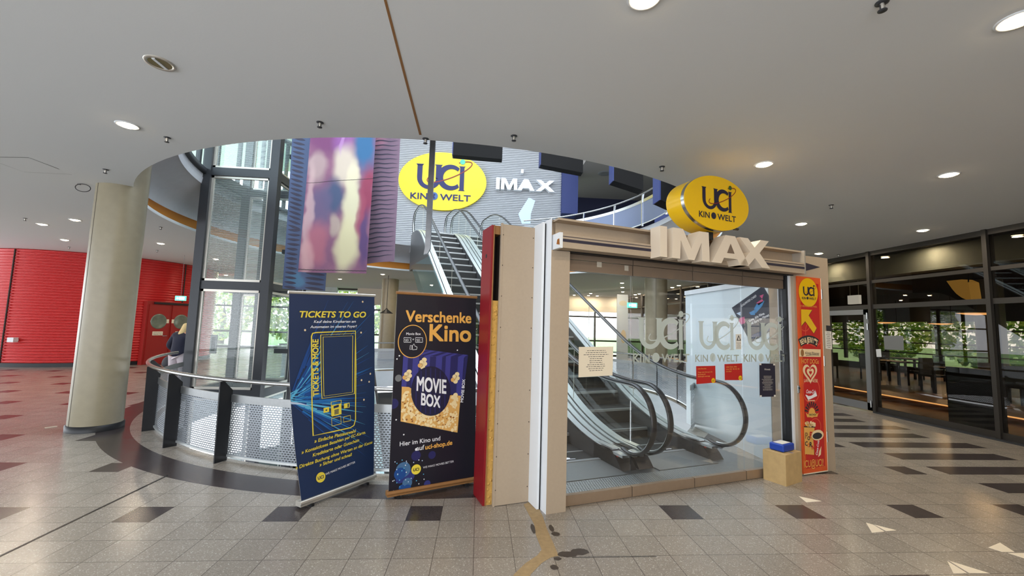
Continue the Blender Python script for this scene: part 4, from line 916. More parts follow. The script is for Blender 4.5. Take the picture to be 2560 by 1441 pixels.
# ------------------------------------------------------------------ letter sign
SI = KP(-.275); zb, zt = [float(np.mean([SI.px(1660, a)[1], SI.px(1919, b)[1]])) for a, b in ((643, 671), (567, 602))]
tI = thing('letter_sign', K(2.0, -.2, zb), 'thick cream block letters reading IMAX standing on the header beam', 'sign')
hh = zt-zb
def lx(pxs): return [SI.px(x, 620)[0] for x in pxs]
i0, i1 = lx((1651, 1668)); m0, m1 = lx((1681, 1774)); a0, a1_ = lx((1779, 1872)); x0_, x1_ = lx((1848, 1924))
def letter(nm, pts): s = MB(); s.prism(SI, [(a, zb+hh*b) for a, b in pts], 0, -.15, 'foam_white'); s.build('letter', tI)
letter('I', [(i0, 0), (i1, 0), (i1, 1), (i0, 1)])
mw = m1-m0; letter('M', [(m0, 0), (m0+.2*mw, 0), (m0+.22*mw, .62), (m0+.42*mw, 0), (m0+.58*mw, 0), (m0+.78*mw, .62), (m0+.8*mw, 0), (m1, 0), (m1-.02*mw, 1), (m0+.72*mw, 1), (m0+.5*mw, .38), (m0+.28*mw, 1), (m0+.02*mw, 1)])
aw = a1_-a0; letter('A', [(a0, 0), (a0+.25*aw, 0), (a0+.32*aw, .2), (a0+.68*aw, .2), (a0+.75*aw, 0), (a1_, 0), (a0+.63*aw, 1), (a0+.37*aw, 1)])
s = MB(); s.poly(SI, [(a0+.4*aw, zb+.38*hh), (a0+.6*aw, zb+.38*hh), (a0+.5*aw, zb+.72*hh)], 'taupe_metal', .002); s.build('counter', tI)
xw = x1_-x0_; letter('X', [(x0_-.0*xw, 0), (x0_+.27*xw, 0), (x0_+.5*xw, .32), (x0_+.73*xw, 0), (x1_, 0), (x0_+.66*xw, .52), (x0_+.98*xw, 1), (x0_+.71*xw, 1), (x0_+.5*xw, .7), (x0_+.29*xw, 1), (x0_+.02*xw, 1), (x0_+.35*xw, .52)])
# ------------------------------------------------------------------ oval sign over the portal
SD = KP(-.30); cA = SD.px(1792, 513); L_, R_ = SD.px(1711, 500), SD.px(1872, 520); T_, B_ = SD.px(1783, 439), SD.px(1800, 577)
rx, ry = (R_[0]-L_[0])/2, (T_[1]-B_[1])/2; cc = ((L_[0]+R_[0])/2, (T_[1]+B_[1])/2)
t = thing('oval_sign', SD.at(cc[0], cc[1]-ry, -.15), 'thick yellow oval cinema sign standing above the cream letters', 'sign')
el_ = [(cc[0]+rx*math.cos(a), cc[1]+ry*math.sin(a)) for a in np.linspace(0, 2*math.pi, 73)[:-1]]
s = MB(); s.prism(SD, el_, -.27, -.055, 'sign_yellow', True); s.build('rear_shell', t)
s = MB(); s.prism(SD, [(cc[0]+(a-cc[0])*1.0, b) for a, b in el_], -.055, -.012, 'steel', True); s.build('rim', t)
s = MB(); s.prism(SD, [(cc[0]+(a-cc[0])*.995, cc[1]+(b-cc[1])*.995) for a, b in el_], -.012, 0, 'sign_yellow', True)
pa, pb = SD.px(1753, 466), SD.px(1830, 531); sc = (pb[0]-pa[0])/1.08; ky = 1.0
pa2, pb2 = SD.px(1756, 466), SD.px(1775, 524); ky = (pa2[1]-pb2[1])/.555/sc
tf = lambda x, y: (pa[0]+(x+.02)*sc, pb2[1]+y*sc*ky+.0)
logo(s, SD, tf, 'logo_navy', 'logo_navy', 'logo_red', 'logo_green', 'logo_navy', k=1.15); s.build('front_face', t)
s = MB(); s.kbox(*(lambda u: (u-.04, u+.04))(SD.px(1795, 590)[0]+.0), -.2, -.1, zt-.05, cc[1]-ry+.06, 'black_metal'); s.build('support_post', t)
s = MB(); s.lathe(SD.at(R_[0]-.0, cc[1]-.22*ry-.12, -.2), [(.02, 0), (.02, .06)], 'black_metal', 10, axis=KU); s.build('bracket_pin', t)
# ------------------------------------------------------------------ red menu panel
SR = KP(-.02); c4 = [SR.px(*p) for p in [(2006, 1189), (2068, 1181), (2052, 699), (1989, 690)]]
u0, u1, z0, z1 = 3.512, 3.965, .012, 2.475
t = thing('menu_panel', K((u0+u1)/2, -.01, z0), 'tall narrow red panel with food logos and a yellow arrow on the right pier', 'sign')
s = MB(); s.kbox(u0, u1, -.02, -.001, z0, z1, 's_orange'); s.kbox(u1-.004, u1+.004, -.022, -.001, z0, z1, 'paper_cream'); s.kbox(u0, u1+.004, -.022, -.001, z0, z0+.012, 'paper_cream'); pb_ = s.build('board', t)
s = MB(); s.poly(SR, [(u0+.05, z0+.07), (u1-.05, z0+.07), (u1-.05, z1-.08), (u0+.05, z1-.08)], 's_red', .002)
P1 = lambda x, y: SR.px(1985+x/5.765, 690+y/5.765); P2 = lambda x, y: SR.px(1985+x/5.65, 940+y/5.65)
o1 = .004
def circ(c, r, w, a0=0, a1=360): s.stroke(SR, [(c[0]+r*math.cos(math.radians(a)), c[1]+r*math.sin(math.radians(a))) for a in np.linspace(a0, a1, 40)], w, 's_line', .003)
circ(P1(150, 670), .11, .012, 60, 330); circ(P1(290, 820), .17, .012, 100, 330); circ(P2(240, 200), .16, .014); circ(P2(300, 720), .1, .012, -30, 150)
c = P1(203, 240); s.ell(SR, c, .185, .185, 'sign_yellow', o1)
lw = .21; logo(s, SR, lambda x, y: (c[0]-lw/2-.0+x*lw/1.0, c[1]-.045+y*lw), 'logo_navy', 'logo_navy', 'logo_red', 'logo_navy', 'logo_navy', off=.006)
s.text(SR, 'OTHMARSCHEN PARK', P1(80, 445), P1(328, 460), 't_gold', off=o1)
ar = [(95, 483), (253, 492), (204, 572), (320, 755), (278, 830), (155, 655), (100, 722)]
s.poly(SR, [P1(x+6, y+7) for x, y in ar], 'stain', o1); s.poly(SR, [P1(*p) for p in ar], 'sign_yellow', o1+.002)  # dark offset copy is the arrow's drop shadow, drawn into the print
# curved ice cream name
arc = lambda u, r: (P1(222, 1312)[0]+r*math.sin(u), P1(222, 1312)[1]+r*math.cos(u)); R0 = .31
s.stroke(SR, [arc(u, R0+.035) for u in np.linspace(-.53, .53, 16)], .105, 'ink', o1)
for k, chx in enumerate("BEN&JERRY'S"):
    u = -.45+.9*k/10; a, b = arc(u-.04, R0), arc(u+.04, R0); s.text(SR, chx, a, b, 't_cream', off=o1+.002, bold=.03, height=.068)
s.poly(SR, [P1(70, 1165), P1(380, 1170), P1(380, 1060), P1(70, 1052)], 't_cream', o1); s.ell(SR, P1(114, 1110), .03, .045, 'wood_edge', o1+.002); s.text(SR, 'König Pilsener', P1(155, 1130), P1(360, 1135), 'ink', off=o1+.002, shear=.25)
s.stroke(SR, [P1(165, 1148), P1(250, 1140), P1(355, 1142)], .006, 'ink', o1+.002)
s.text(SR, 'HOT DOGs', P1(105, 1262), P1(352, 1268), 't_gold', off=o1, sy=1.25, bold=.01)
hc = P2(225, -5); hc = P1(228, 1395)
def heart(k, mt, o): s.poly(SR, [(hc[0]+k*.0085*16*math.sin(t)**3/1.0, hc[1]+k*.0085*(13*math.cos(t)-5*math.cos(2*t)-2*math.cos(3*t)-math.cos(4*t))) for t in np.linspace(0, 2*math.pi, 49)[:-1]], mt, o)
heart(1.0, 't_cream', o1); heart(.72, 's_red', o1+.0015); heart(.5, 't_cream', o1+.003); heart(.2, 's_red', o1+.0045)
s.text(SR, 'LANGNESE', P2(138, 88), P2(330, 92), 't_cream', off=o1, bold=.01)
s.text(SR, 'Coca-Cola', P2(170, 246), P2(305, 250), 't_white', off=o1, shear=.3, bold=.02, sy=1.5)
s.stroke(SR, [P2(160, 270), P2(200, 315), P2(245, 300), P2(315, 258)], [.01, .05, .035, .05], 't_white', o1); s.stroke(SR, [P2(190, 352), P2(290, 350)], .01, 't_cream', o1)
for k in range(9): u = math.pi*(.08+.84*k/8); s.stroke(SR, [(P2(248, 520)[0]+.07*math.cos(u), P2(248, 520)[1]+.07*math.sin(u)), (P2(248, 520)[0]+.135*math.cos(u), P2(248, 520)[1]+.135*math.sin(u))], [.012, .028], 'ink', o1)
s.ell(SR, P2(248, 522), .06, .06, 't_gold', o1+.001); s.poly(SR, [P2(160, 520), P2(190, 545), P2(310, 545), P2(340, 518), P2(322, 580), P2(180, 585)], 't_gold', o1+.002); s.poly(SR, [P2(195, 525), P2(308, 525), P2(300, 575), P2(200, 575)], 'pop_mid', o1+.003); s.text(SR, 'NACHOS', P2(205, 560), P2(298, 560), 'logo_green', off=o1+.005, bold=.02)
# popcorn bag and cup
s.poly(SR, [P2(135, 720), P2(285, 720), P2(280, 1118), P2(150, 1105)], 't_gold', o1)
for k in range(5): x = 140+k*30; s.poly(SR, [P2(x, 722), P2(x+13, 722), P2(x+18, 1112), P2(x+8, 1110)], 'pop_mid', o1+.001)
s.poly(SR, [P2(135, 712), P2(290, 716), P2(290, 732), P2(135, 726)], 'ink', o1+.002)
rq = random.Random(2)
for k in range(26): s.ell(SR, P2(150+rq.random()*140, 650+rq.random()*55), .022, .018, rq.choice(['t_cream', 'pop_light', 't_gold']), o1+.002+.0004*(k % 4), n=9)
for chx, x, y, mt in (('P', 150, 885, 'wood_edge'), ('O', 182, 905, 'ink'), ('P', 215, 875, 's_red'), ('C', 150, 985, 'logo_navy'), ('O', 180, 1005, 's_orange'), ('R', 212, 1005, 'ink'), ('N', 245, 1040, 's_red')): s.text(SR, chx, P2(x, y), P2(x+34, y), mt, off=o1+.004, bold=.03)
s.poly(SR, [P2(260, 850), P2(380, 850), P2(365, 1110), P2(330, 1148), P2(285, 1130)], 's_red', o1+.005); s.poly(SR, [P2(375, 990), P2(368, 1110), P2(330, 1148), P2(345, 1060)], 't_cream', o1+.006)
s.ell(SR, P2(322, 836), .115, .065, 't_cream', o1+.006); s.ell(SR, P2(318, 846), .09, .04, 'ink', o1+.007); s.text(SR, 'Coca-Cola', P2(318, 1120), P2(345, 915), 't_white', off=o1+.007, shear=.2, bold=.02, sy=1.2)
s.text(SR, 'ICU@UCI!', P2(137, 1298), P2(410, 1270), 't_gold', off=o1, bold=.01, sy=1.5)
s.build('printed_face', pb_)
# cardboard box with blue case
bc = [(3.49, 4.985), (3.594, 4.745), (3.965, 4.93), (3.86, 5.17)]
bc = [(x-.07*KW[0]-.075*KU[0], y-.07*KW[1]-.075*KU[1]) for x, y in bc]; bc[2] = (bc[2][0]-.05, bc[2][1]-.025); bc[3] = (bc[3][0]-.05, bc[3][1]-.025); ctr = np.mean(bc, 0); hb_ = .345
s = MB(); vs = [(x, y, 0.0) for x, y in bc]+[(x, y, hb_) for x, y in bc]; s.add(vs, [(0, 1, 5, 4), (1, 2, 6, 5), (2, 3, 7, 6), (3, 0, 4, 7), (4, 5, 6, 7), (3, 2, 1, 0)], 'cardboard')
e_ = V3((bc[2][0]-bc[1][0], bc[2][1]-bc[1][1], 0)); e_ = e_/np.linalg.norm(e_); f_ = V3((bc[0][0]-bc[1][0], bc[0][1]-bc[1][1], 0)); f_ = f_/np.linalg.norm(f_)
bx = s.build('cardboard_box'); tag(bx, 'worn brown cardboard box on the floor in front of the red menu panel', 'box')
s = MB(); c0 = V3((ctr[0], ctr[1], hb_+.001)); s.obox(c0+e_*.0, e_*.02, f_*.128, ZZ*.0008, 'alu'); s.build('packing_tape', bx)
t = thing('tool_case', c0+ZZ*.001, 'small blue plastic case lying on top of the cardboard box', 'case'); cs = c0+e_*.02+f_*.01
s = MB(); s.obox(cs+ZZ*.045, e_*.125, f_*.085, ZZ*.042, 'case_blue'); o = s.build('shell', t); bv = o.modifiers.new('b', 'BEVEL'); bv.width = .016; bv.segments = 3
s = MB(); s.obox(cs+ZZ*.089, e_*.09, f_*.055, ZZ*.0015, 'paper'); s.build('lid_label', t)
s = MB(); s.tube([cs+e_*.125+f_*.05+ZZ*.05, cs+e_*.155+f_*.05+ZZ*.05, cs+e_*.155-f_*.05+ZZ*.05, cs+e_*.125-f_*.05+ZZ*.05], .009, 'case_blue'); s.build('handle', t)
# ================================================================== ROLL-UP BANNERS
def rollup(label, bl, br, tlp, trp, yl, yr, h, face, rail, art, bow):
    bl, br = V3(bl+(.075,)), V3(br+(.075,)); TL, TR = aty(*tlp, yl), aty(*trp, yr)
    w = float(np.linalg.norm(br-bl)); S = Sheet(bl, br, TR, TL, w, h, bow)
    t = thing('rollup_banner', (bl+br)/2*np.array([1, 1, 0]), label, 'banner')
    s = MB(); S.grid(s, face, 24, 48, back='paper'); art(s, S); s.build('printed_sheet', t)
    s = MB(); s.tube([TL+(TL-TR)*.01, TR+(TR-TL)*.01], .016, rail, 10); s.build('top_rail', t)
    d = (br-bl)/w; n = np.array([d[1], -d[0], 0])
    s = MB(); s.bar(bl-d*.01-ZZ*.03-n*.03, br+d*.01-ZZ*.03-n*.03, .08, .045, rail, up=(0, 0, 1)); s.tube([bl-d*.02-ZZ*.015+n*.008, br+d*.02-ZZ*.015+n*.008], .02, rail, 10); s.build('base_cassette', t)
    for p in (bl+d*.1, br-d*.1):
        s = MB(); q = p*np.array([1, 1, 0]); s.bar(q-n*.17+ZZ*.012, q+n*.03+ZZ*.012, .03, .024, 'black_metal'); s.build('foot', t)
    s = MB(); m0 = (bl+br)/2-n*.04; m1 = (TL+TR)/2-n*.03; s.tube([m0-ZZ*.05, m1], .009, 'alu'); s.build('support_pole', t)
    return t
def art_t(s, S):
    r = random.Random(11); px = S.px; fc = px(722, 1002)
    for k in range(150):
        an = r.uniform(-.95, 1.25); L = r.uniform(.25, 1.1)*(1.25 if an > .3 else .8); st = r.uniform(.02, .35); w = r.uniform(.004, .016)
        if abs(an) < .1 and k % 2: L *= .6
        p0 = (fc[0]+st*math.cos(an), fc[1]+st*math.sin(an)); p1 = (fc[0]+(st+L)*math.cos(an+.05), fc[1]+(st+L)*math.sin(an+.05))
        def clip(p): return (min(max(p[0], .004), S.w-.004), min(max(p[1], .02), S.h-.02))
        if p1[0] < .01 or p0[0] > S.w or p1[1] > S.h-.05: continue
        if p1[0] > S.w-.01: continue
        mt = r.choice(['s_blue', 's_deep', 's_deep', 's_deep', 's_cyan']) if st < .2 else r.choice(['s_deep', 's_deep', 's_blue'])
        s.stroke(S, [clip(p0), ((p0[0]+p1[0])/2, (p0[1]+p1[1])/2), clip(p1)], [w*1.4, w, .001], mt, .002+.00001*k)
    s.stroke(S, [px(726, 1008), px(750, 1010), px(776, 1016)], [.022, .014, .001], 's_pale', .005)
    for k in range(5): s.stroke(S, [px(726, 985+k*4), px(760, 965+k*12)], [.012, .001], 's_cyan', .0045)
    o = .006
    s.tpx(S, 'TICKETS TO GO', (749, 794), (914, 794), 't_yellow', off=o, bold=.03, shear=.2)
    s.tpx(S, 'Kauf deine Kinokarten am', (784, 808), (889, 807), 't_white', off=o, bold=.015, shear=.2); s.tpx(S, 'Automaten im oberen Foyer!', (775, 821), (891, 819), 't_white', off=o, bold=.015, shear=.2)
    def P(*q): return [px(*p) for p in q]
    s.stroke(S, P((782, 1090), (779, 900), (778, 842), (781, 834), (790, 832), (888, 828), (889, 920), (888, 1050), (884, 1064), (875, 1070), (830, 1080)), .011, 't_yellow', o, closed=True)
    s.ppx(S, [(804, 994), (886, 984), (886, 838), (801, 840)], 'b_navy', o-.001)
    s.stroke(S, P((804, 997), (801, 838), (888, 834), (885, 985)), .008, 't_yellow', o+.001, closed=True); s.stroke(S, P((809, 991), (807, 843), (881, 840), (880, 981)), .006, 't_yellow', o+.001, closed=True)
    s.tpx(S, 'TICKETS & MORE', (796, 990), (795, 849), 't_yellow', off=o, bold=.03)
    s.stroke(S, P((828, 1040), (827, 1006), (852, 1001), (852, 1034)), .007, 't_yellow', o, closed=True); s.ppx(S, [(829, 1042), (853, 1036), (852, 1009), (828, 1014)], 't_yellow', o); s.ppx(S, [(833, 1022), (846, 1018), (846, 1012), (833, 1016)], 'b_navy', o+.001)
    for k in range(4): s.ppx(S, [(835, 1028+3*k), (846, 1025+3*k), (846, 1023+3*k), (835, 1026+3*k)], 'b_navy', o+.001)
    s.ppx(S, [(808, 1033), (822, 1030), (822, 1018), (808, 1021)], 't_yellow', o); s.ppx(S, [(813, 1028), (817, 1027), (817, 1024), (813, 1025)], 'b_navy', o+.001)
    s.ppx(S, [(859, 1022), (873, 1019), (873, 1007), (859, 1010)], 't_yellow', o); s.ppx(S, [(868, 1019), (871, 1018), (871, 1009), (868, 1010)], 'b_navy', o+.001)
    s.stroke(S, P((829, 1066), (828, 1047), (851, 1041), (852, 1060)), .006, 't_yellow', o, closed=True); s.stroke(S, P((858, 1056), (858, 1043), (875, 1039), (876, 1052)), .006, 't_yellow', o, closed=True)
    for tx, a, b in (('» Einfache Platzauswahl', (785, 1108), (889, 1081)), ('» Kontaktloses Bezahlen per EC-Karte,', (753, 1136), (913, 1084)), ('Kreditkarte oder Gutschein', (781, 1143), (897, 1104)), ('» Direkte Buchung ohne Warten an der Kasse', (738, 1175), (930, 1109)), ('» Sicher und schnell', (798, 1167), (879, 1140))): s.tpx(S, tx, a, b, 't_yellow', off=o, bold=.02, shear=.2)
    s.tpx(S, 'WE MAKE MOVIES BETTER', (813, 1189), (887, 1158), 't_white', off=o, bold=.01)
    c = px(801, 1194); s.ell(S, c, .048, .048, 't_yellow', o); s.text(S, 'UCI', (c[0]-.03, c[1]-.014), (c[0]+.03, c[1]-.014), 'b_navy', off=o+.001, bold=.04)
    for x, y in ((906, 755), (902, 832), (925, 935), (903, 951), (922, 955), (909, 1000), (762, 826)): s.ell(S, px(x, y), .009, .011, 't_cream', o, n=10)
rollup('blue roll-up banner advertising cinema tickets, with yellow lettering and light streaks', (-1.568, 4.105), (-1.09, 4.79), (723, 731), (936, 740), 4.13, 4.74, 1.97, 'b_navy', 'alu', art_t,
       lambda u, v: np.array([-.03*math.sin(math.pi*v)*(1-u)*1.0, -.05*math.sin(math.pi*v)*(.6-u), 0]))
def art_m(s, S):
    px = S.px; o = .005; r = random.Random(4)
    def P(*q): return [px(*p) for p in q]
    # night-blue glow and bokeh
    for (x, y, q, m_) in ((1008, 1175, .075, 'bokeh'), (1022, 1190, .06, 'bokeh_b'), (1000, 1185, .06, 's_deep'), (1018, 1208, .05, 'bokeh'), (1000, 1198, .045, 'bokeh_b'), (1018, 1222, .04, 's_deep'), (1068, 1210, .035, 'bokeh_b'), (1080, 1138, .04, 'box_blue_dark'), (1040, 1140, .05, 'box_blue_dark'), (996, 946, .035, 'mid_grey'), (984, 1010, .05, 'box_blue_dark'), (1004, 1220, .03, 's_deep')):
        s.ell(S, px(x, y), q, q, m_, .002+r.random()*.001, n=24)
    for k in range(40): s.ell(S, px(r.uniform(978, 1060), r.uniform(1150, 1235)), .006, .006, r.choice(['s_cyan', 't_white', 's_pale']), .0035, n=7)
    for x, y in ((1143, 876), (998, 890), (992, 898), (1009, 1087), (990, 1050)): s.ell(S, px(x, y), .008, .008, 't_white', o, n=8)
    s.tpx(S, 'Verschenke', (1014, 804), (1177, 808), 't_gold', off=o, bold=.03); s.tpx(S, 'Kino', (1074, 852), (1176, 854), 't_gold', off=o, bold=.03, sy=.92)
    # popcorn carton
    s.ppx(S, [(1003, 968), (1152, 990), (1160, 892), (1008, 888)], 'box_blue', o)
    s.ppx(S, [(1008, 890), (1058, 874), (1169, 888), (1160, 895)], 'box_blue', o+.0005); s.ppx(S, [(1152, 990), (1155, 1000), (1170, 888), (1161, 892)], 'box_blue_dark', o+.001)
    for a, b in ((.08, .16), (.26, .34), (.44, .54), (.64, .7), (.78, .9)):
        L = lambda u, w: (1008+152*u-5*w, 889+4*u+(79+18*u)*w); s.ppx(S, [L(a, 1), L(b, 1), L(b, 0), L(a, 0)], 'box_blue_dark', o+.0005)
        s.ppx(S, [L(a, 0), L(b, 0), (1058+111*b, 875+13*b), (1058+111*a, 875+13*a)], 'box_blue_dark', o+.001)
    s.ppx(S, [(1001, 1054), (1143, 1082), (1151, 990), (1128, 988), (1090, 1000), (1040, 980), (1022, 968), (1004, 967)], 'pop_mid', o+.001)
    for k in range(420):
        u, v = r.uniform(.03, .97), r.uniform(.03, .96); x = 1003+146*u-4*v; y = 972+22*u+(82+6*u)*v
        if (x-1075)**2/44**2+(y-978)**2/60**2 < 1: continue
        mt = r.choice(['pop_light', 'pop_light', 'pop_light', 'pop_mid', 'pop_dark']); q = r.uniform(.010, .021) if mt != 'pop_dark' else r.uniform(.006, .012)
        s.ell(S, px(x, y), q, q*r.uniform(.6, .95), mt, o+.0015+.000003*k, rot=r.uniform(0, 3), n=10)
    for x, y in ((1016, 936), (1054, 906), (1136, 942), (1132, 994)):
        for dx, dy, mt in ((0, 0, 'pop_light'), (6, -6, 'pop_light'), (-4, 8, 'pop_mid'), (7, 4, 'pop_light'), (2, 12, 'pop_light')): s.ell(S, px(x+dx, y+dy), .028, .024, mt, o+.003, n=12)
    ec = [(1076+49*math.cos(a), 978+62*math.sin(a)) for a in np.linspace(0, 2*math.pi, 41)[:-1]]; s.ppx(S, ec, 'disc_dark', o+.004)
    for k in range(7):
        x = 1040+k*12; hh = 58*math.sqrt(max(0, 1-((x-1076)/49)**2)); s.stroke(S, [px(x, 978-hh), px(x-1, 978+hh)], .012, 'box_blue_dark', o+.0045)
    s.tpx(S, 'MOVIE', (1041, 976), (1114, 984), 't_white', off=o+.006, bold=.035, sy=1.75); s.tpx(S, 'BOX', (1052, 1012), (1099, 1019), 't_white', off=o+.006, bold=.035, sy=1.6)
    s.tpx(S, 'MOVIE BOX', (1157, 1006), (1162, 949), 't_white', off=o+.003, bold=.03)
    cc = px(1031, 854); s.ell(S, cc, .158, .172, 't_gold', o+.002); s.ell(S, cc, .149, .163, 'b_dark', o+.003)
    s.tpx(S, 'Movie Box', (1015, 838), (1051, 838), 't_white', off=o+.004, bold=.01)
    for x in (1008, 1037):
        s.stroke(S, P((x+1, 856), (x+1, 852), (x+3, 850), (x+1, 848), (x+1, 844.5), (x+19, 845), (x+19, 848), (x+17, 850), (x+19, 852), (x+19, 856)), .005, 't_white', o+.004, closed=True); s.tpx(S, '2D', (x+4, 853.5), (x+12.5, 853.5), 't_white', off=o+.004, bold=.01)
    s.tpx(S, '+', (1030, 852.5), (1034.5, 852.5), 't_white', off=o+.004)
    s.stroke(S, P((1024, 874), (1025, 864), (1029, 864), (1029, 874)), .005, 't_white', o+.004, closed=True); s.stroke(S, P((1031, 875), (1030, 866), (1034, 860), (1037, 866), (1042, 868), (1041, 874)), .005, 't_white', o+.004, closed=True)
    s.tpx(S, 'Hier im Kino und', (999, 1116), (1100, 1101), 't_white', off=o, bold=.015); s.tpx(S, 'auf', (1041, 1127), (1060, 1124), 't_white', off=o, bold=.015); s.tpx(S, 'uci-shop.de', (1063, 1124), (1130, 1112), 't_gold', off=o, bold=.03)
    s.ell(S, px(1040, 1124), .012, .014, 't_white', o)
    c = px(1040, 1174); s.ell(S, c, .05, .05, 't_yellow', o); s.text(S, 'UCI', (c[0]-.03, c[1]-.014), (c[0]+.03, c[1]-.014), 'b_dark', off=o+.001, bold=.04); s.tpx(S, 'WE MAKE MOVIES BETTER', (1057, 1172), (1134, 1156), 't_white', off=o, bold=.0)
rollup('dark roll-up banner with a striped popcorn carton and gold lettering, beside the red board', (-.832, 4.321), (.0125, 4.735), (993, 732), (1190, 744), 4.31, 4.71, 1.97, 'b_dark', 'wood_edge', art_m,
       lambda u, v: np.array([0, .025*math.sin(math.pi*v)*(u-.5), 0]))
# ================================================================== UPPER SIGNS
yS = 19.8; SU = Plane((0, yS, 0), (1, 0, 0), ZZ, (0, -1, 0))
L_, R_, T_, B_ = SU.px(996, 450), SU.px(1216, 460), SU.px(1106, 381), SU.px(1106, 526); cc = ((L_[0]+R_[0])/2, (T_[1]+B_[1])/2); rx, ry = (R_[0]-L_[0])/2, (T_[1]-B_[1])/2
t = thing('oval_sign', (cc[0], yS, cc[1]-ry), 'big bright yellow oval cinema sign on the corrugated wall upstairs', 'sign')
el_ = [(cc[0]+rx*math.cos(a), cc[1]+ry*math.sin(a)) for a in np.linspace(0, 2*math.pi, 73)[:-1]]
s = MB(); s.prism(SU, el_, -.16, 0, 'sign_yellow_back', True)
pa, pb = SU.px(1041, 409), SU.px(1162, 474); sc = (pb[0]-pa[0])/1.08; ky = 1.02
logo(s, SU, lambda x, y: (pa[0]+(x+.02)*sc, SU.px(1100, 475)[1]+y*sc*ky), 'logo_blue', 'logo_blue', 'logo_red', 'logo_teal', 'globe_blue', off=.02, k=1.0); s.build('sign_face', t)
t = thing('letter_sign', SU.at(*SU.px(1312, 484)), 'white block letters reading IMAX on the corrugated wall upstairs', 'sign')
zb, zt = SU.px(1240, 474)[1], SU.px(1240, 446)[1]; hh = zt-zb; lx = lambda pxs: [SU.px(x, 465)[0] for x in pxs]
def letter(pts): s = MB(); s.prism(SU, [(a, zb+hh*b) for a, b in pts], -.168, .1, 'imax_white'); s.build('letter', t)
i0, i1 = lx((1240, 1249)); m0, m1 = lx((1252, 1293)); a0, a1_ = lx((1293, 1336)); x0_, x1_ = lx((1339, 1386))
letter([(i0, 0), (i1, 0), (i1, 1), (i0, 1)])
mw = m1-m0; letter([(m0, 0), (m0+.2*mw, 0), (m0+.22*mw, .62), (m0+.42*mw, 0), (m0+.58*mw, 0), (m0+.78*mw, .62), (m0+.8*mw, 0), (m1, 0), (m1-.02*mw, 1), (m0+.72*mw, 1), (m0+.5*mw, .38), (m0+.28*mw, 1), (m0+.02*mw, 1)])
aw = a1_-a0; letter([(a0, 0), (a0+.25*aw, 0), (a0+.32*aw, .2), (a0+.68*aw, .2), (a0+.75*aw, 0), (a1_, 0), (a0+.63*aw, 1), (a0+.37*aw, 1)])
xw = x1_-x0_; letter([(x0_, 0), (x0_+.27*xw, 0), (x0_+.5*xw, .32), (x0_+.73*xw, 0), (x1_, 0), (x0_+.66*xw, .52), (x0_+.98*xw, 1), (x0_+.71*xw, 1), (x0_+.5*xw, .7), (x0_+.29*xw, 1), (x0_+.02*xw, 1), (x0_+.35*xw, .52)])
s = MB(); q = aty(1306, 426, 19.7); s.box(q[0]-.06, q[0]+.06, 19.7, 20.0, q[2]-.14, q[2]+.06, 'white_board'); tag(s.build('wall_speaker'), 'small white box mounted high on the corrugated wall above the white letters', 'speaker')
# bent pale board standing on the gallery
s = MB(); SBd = Plane((0, 15.9, 0), (1, 0, 0), ZZ, (0, -1, 0)); s.prism(SBd, [SBd.px(*p) for p in [(1305, 560), (1296, 535), (1322, 494), (1338, 502), (1327, 535), (1326, 560)]], -.06, .0, 'pale_blue'); tag(s.build('bent_panel'), 'pale bent panel standing behind the gallery railing below the white letters', 'panel')
# black boxes hanging round the gallery opening
for i, (pts, Y, dep, lab) in enumerate((([(1134, 347), (1257, 352), (1257, 398), (1134, 387)], 14.5, .35, 'black hanging light box nearest the oval sign, leftmost of four'), ([(1353, 376), (1458, 391), (1458, 432), (1353, 412)], 13.6, .35, 'black hanging light box above the white letters, second from the left'), ([(1535, 410), (1608, 420), (1608, 476), (1532, 452)], 12.0, .4, 'black hanging light box with a blue side, third from the left'), ([(1652, 446), (1700, 455), (1700, 522), (1652, 500)], 9.5, .4, 'black hanging light box partly behind the yellow oval sign, rightmost of four'))):
    S = Plane((0, Y, 0), (1, 0, 0), ZZ, (0, -1, 0)); q = [S.px(*p) for p in pts]; x0b, x1b = q[0][0], q[1][0]; zb_ = min(p[1] for p in q); zt_ = max(p[1] for p in q)+.6
    zb_ = q[3][1]
    t = thing('hanging_light_box', (x0b, Y, zb_), lab, 'light box')
    s = MB(); s.prism(S, [(x0b, zb_), (x1b, q[2][1]), (x1b, zt_), (x0b, zt_)], -dep, 0, 'black_box'); s.build('housing', t)
    s = MB(); s.box(x0b-.03, x0b, Y, Y+dep, zb_, zt_, 'blue_wall'); s.build('side_panel', t)
    s = MB(); s.box(x0b+.3, x1b-.3, Y-.05, Y, (zb_+zt_)/2-.05, (zb_+zt_)/2+.35, 'soffit_dark'); s.build('lamp_recess', t)
    s = MB(); s.tube([((x0b+x1b)/2, Y+.2, zt_), ((x0b+x1b)/2, Y+.2, 11.85)], .03, 'black_metal'); s.build('hanger', t)
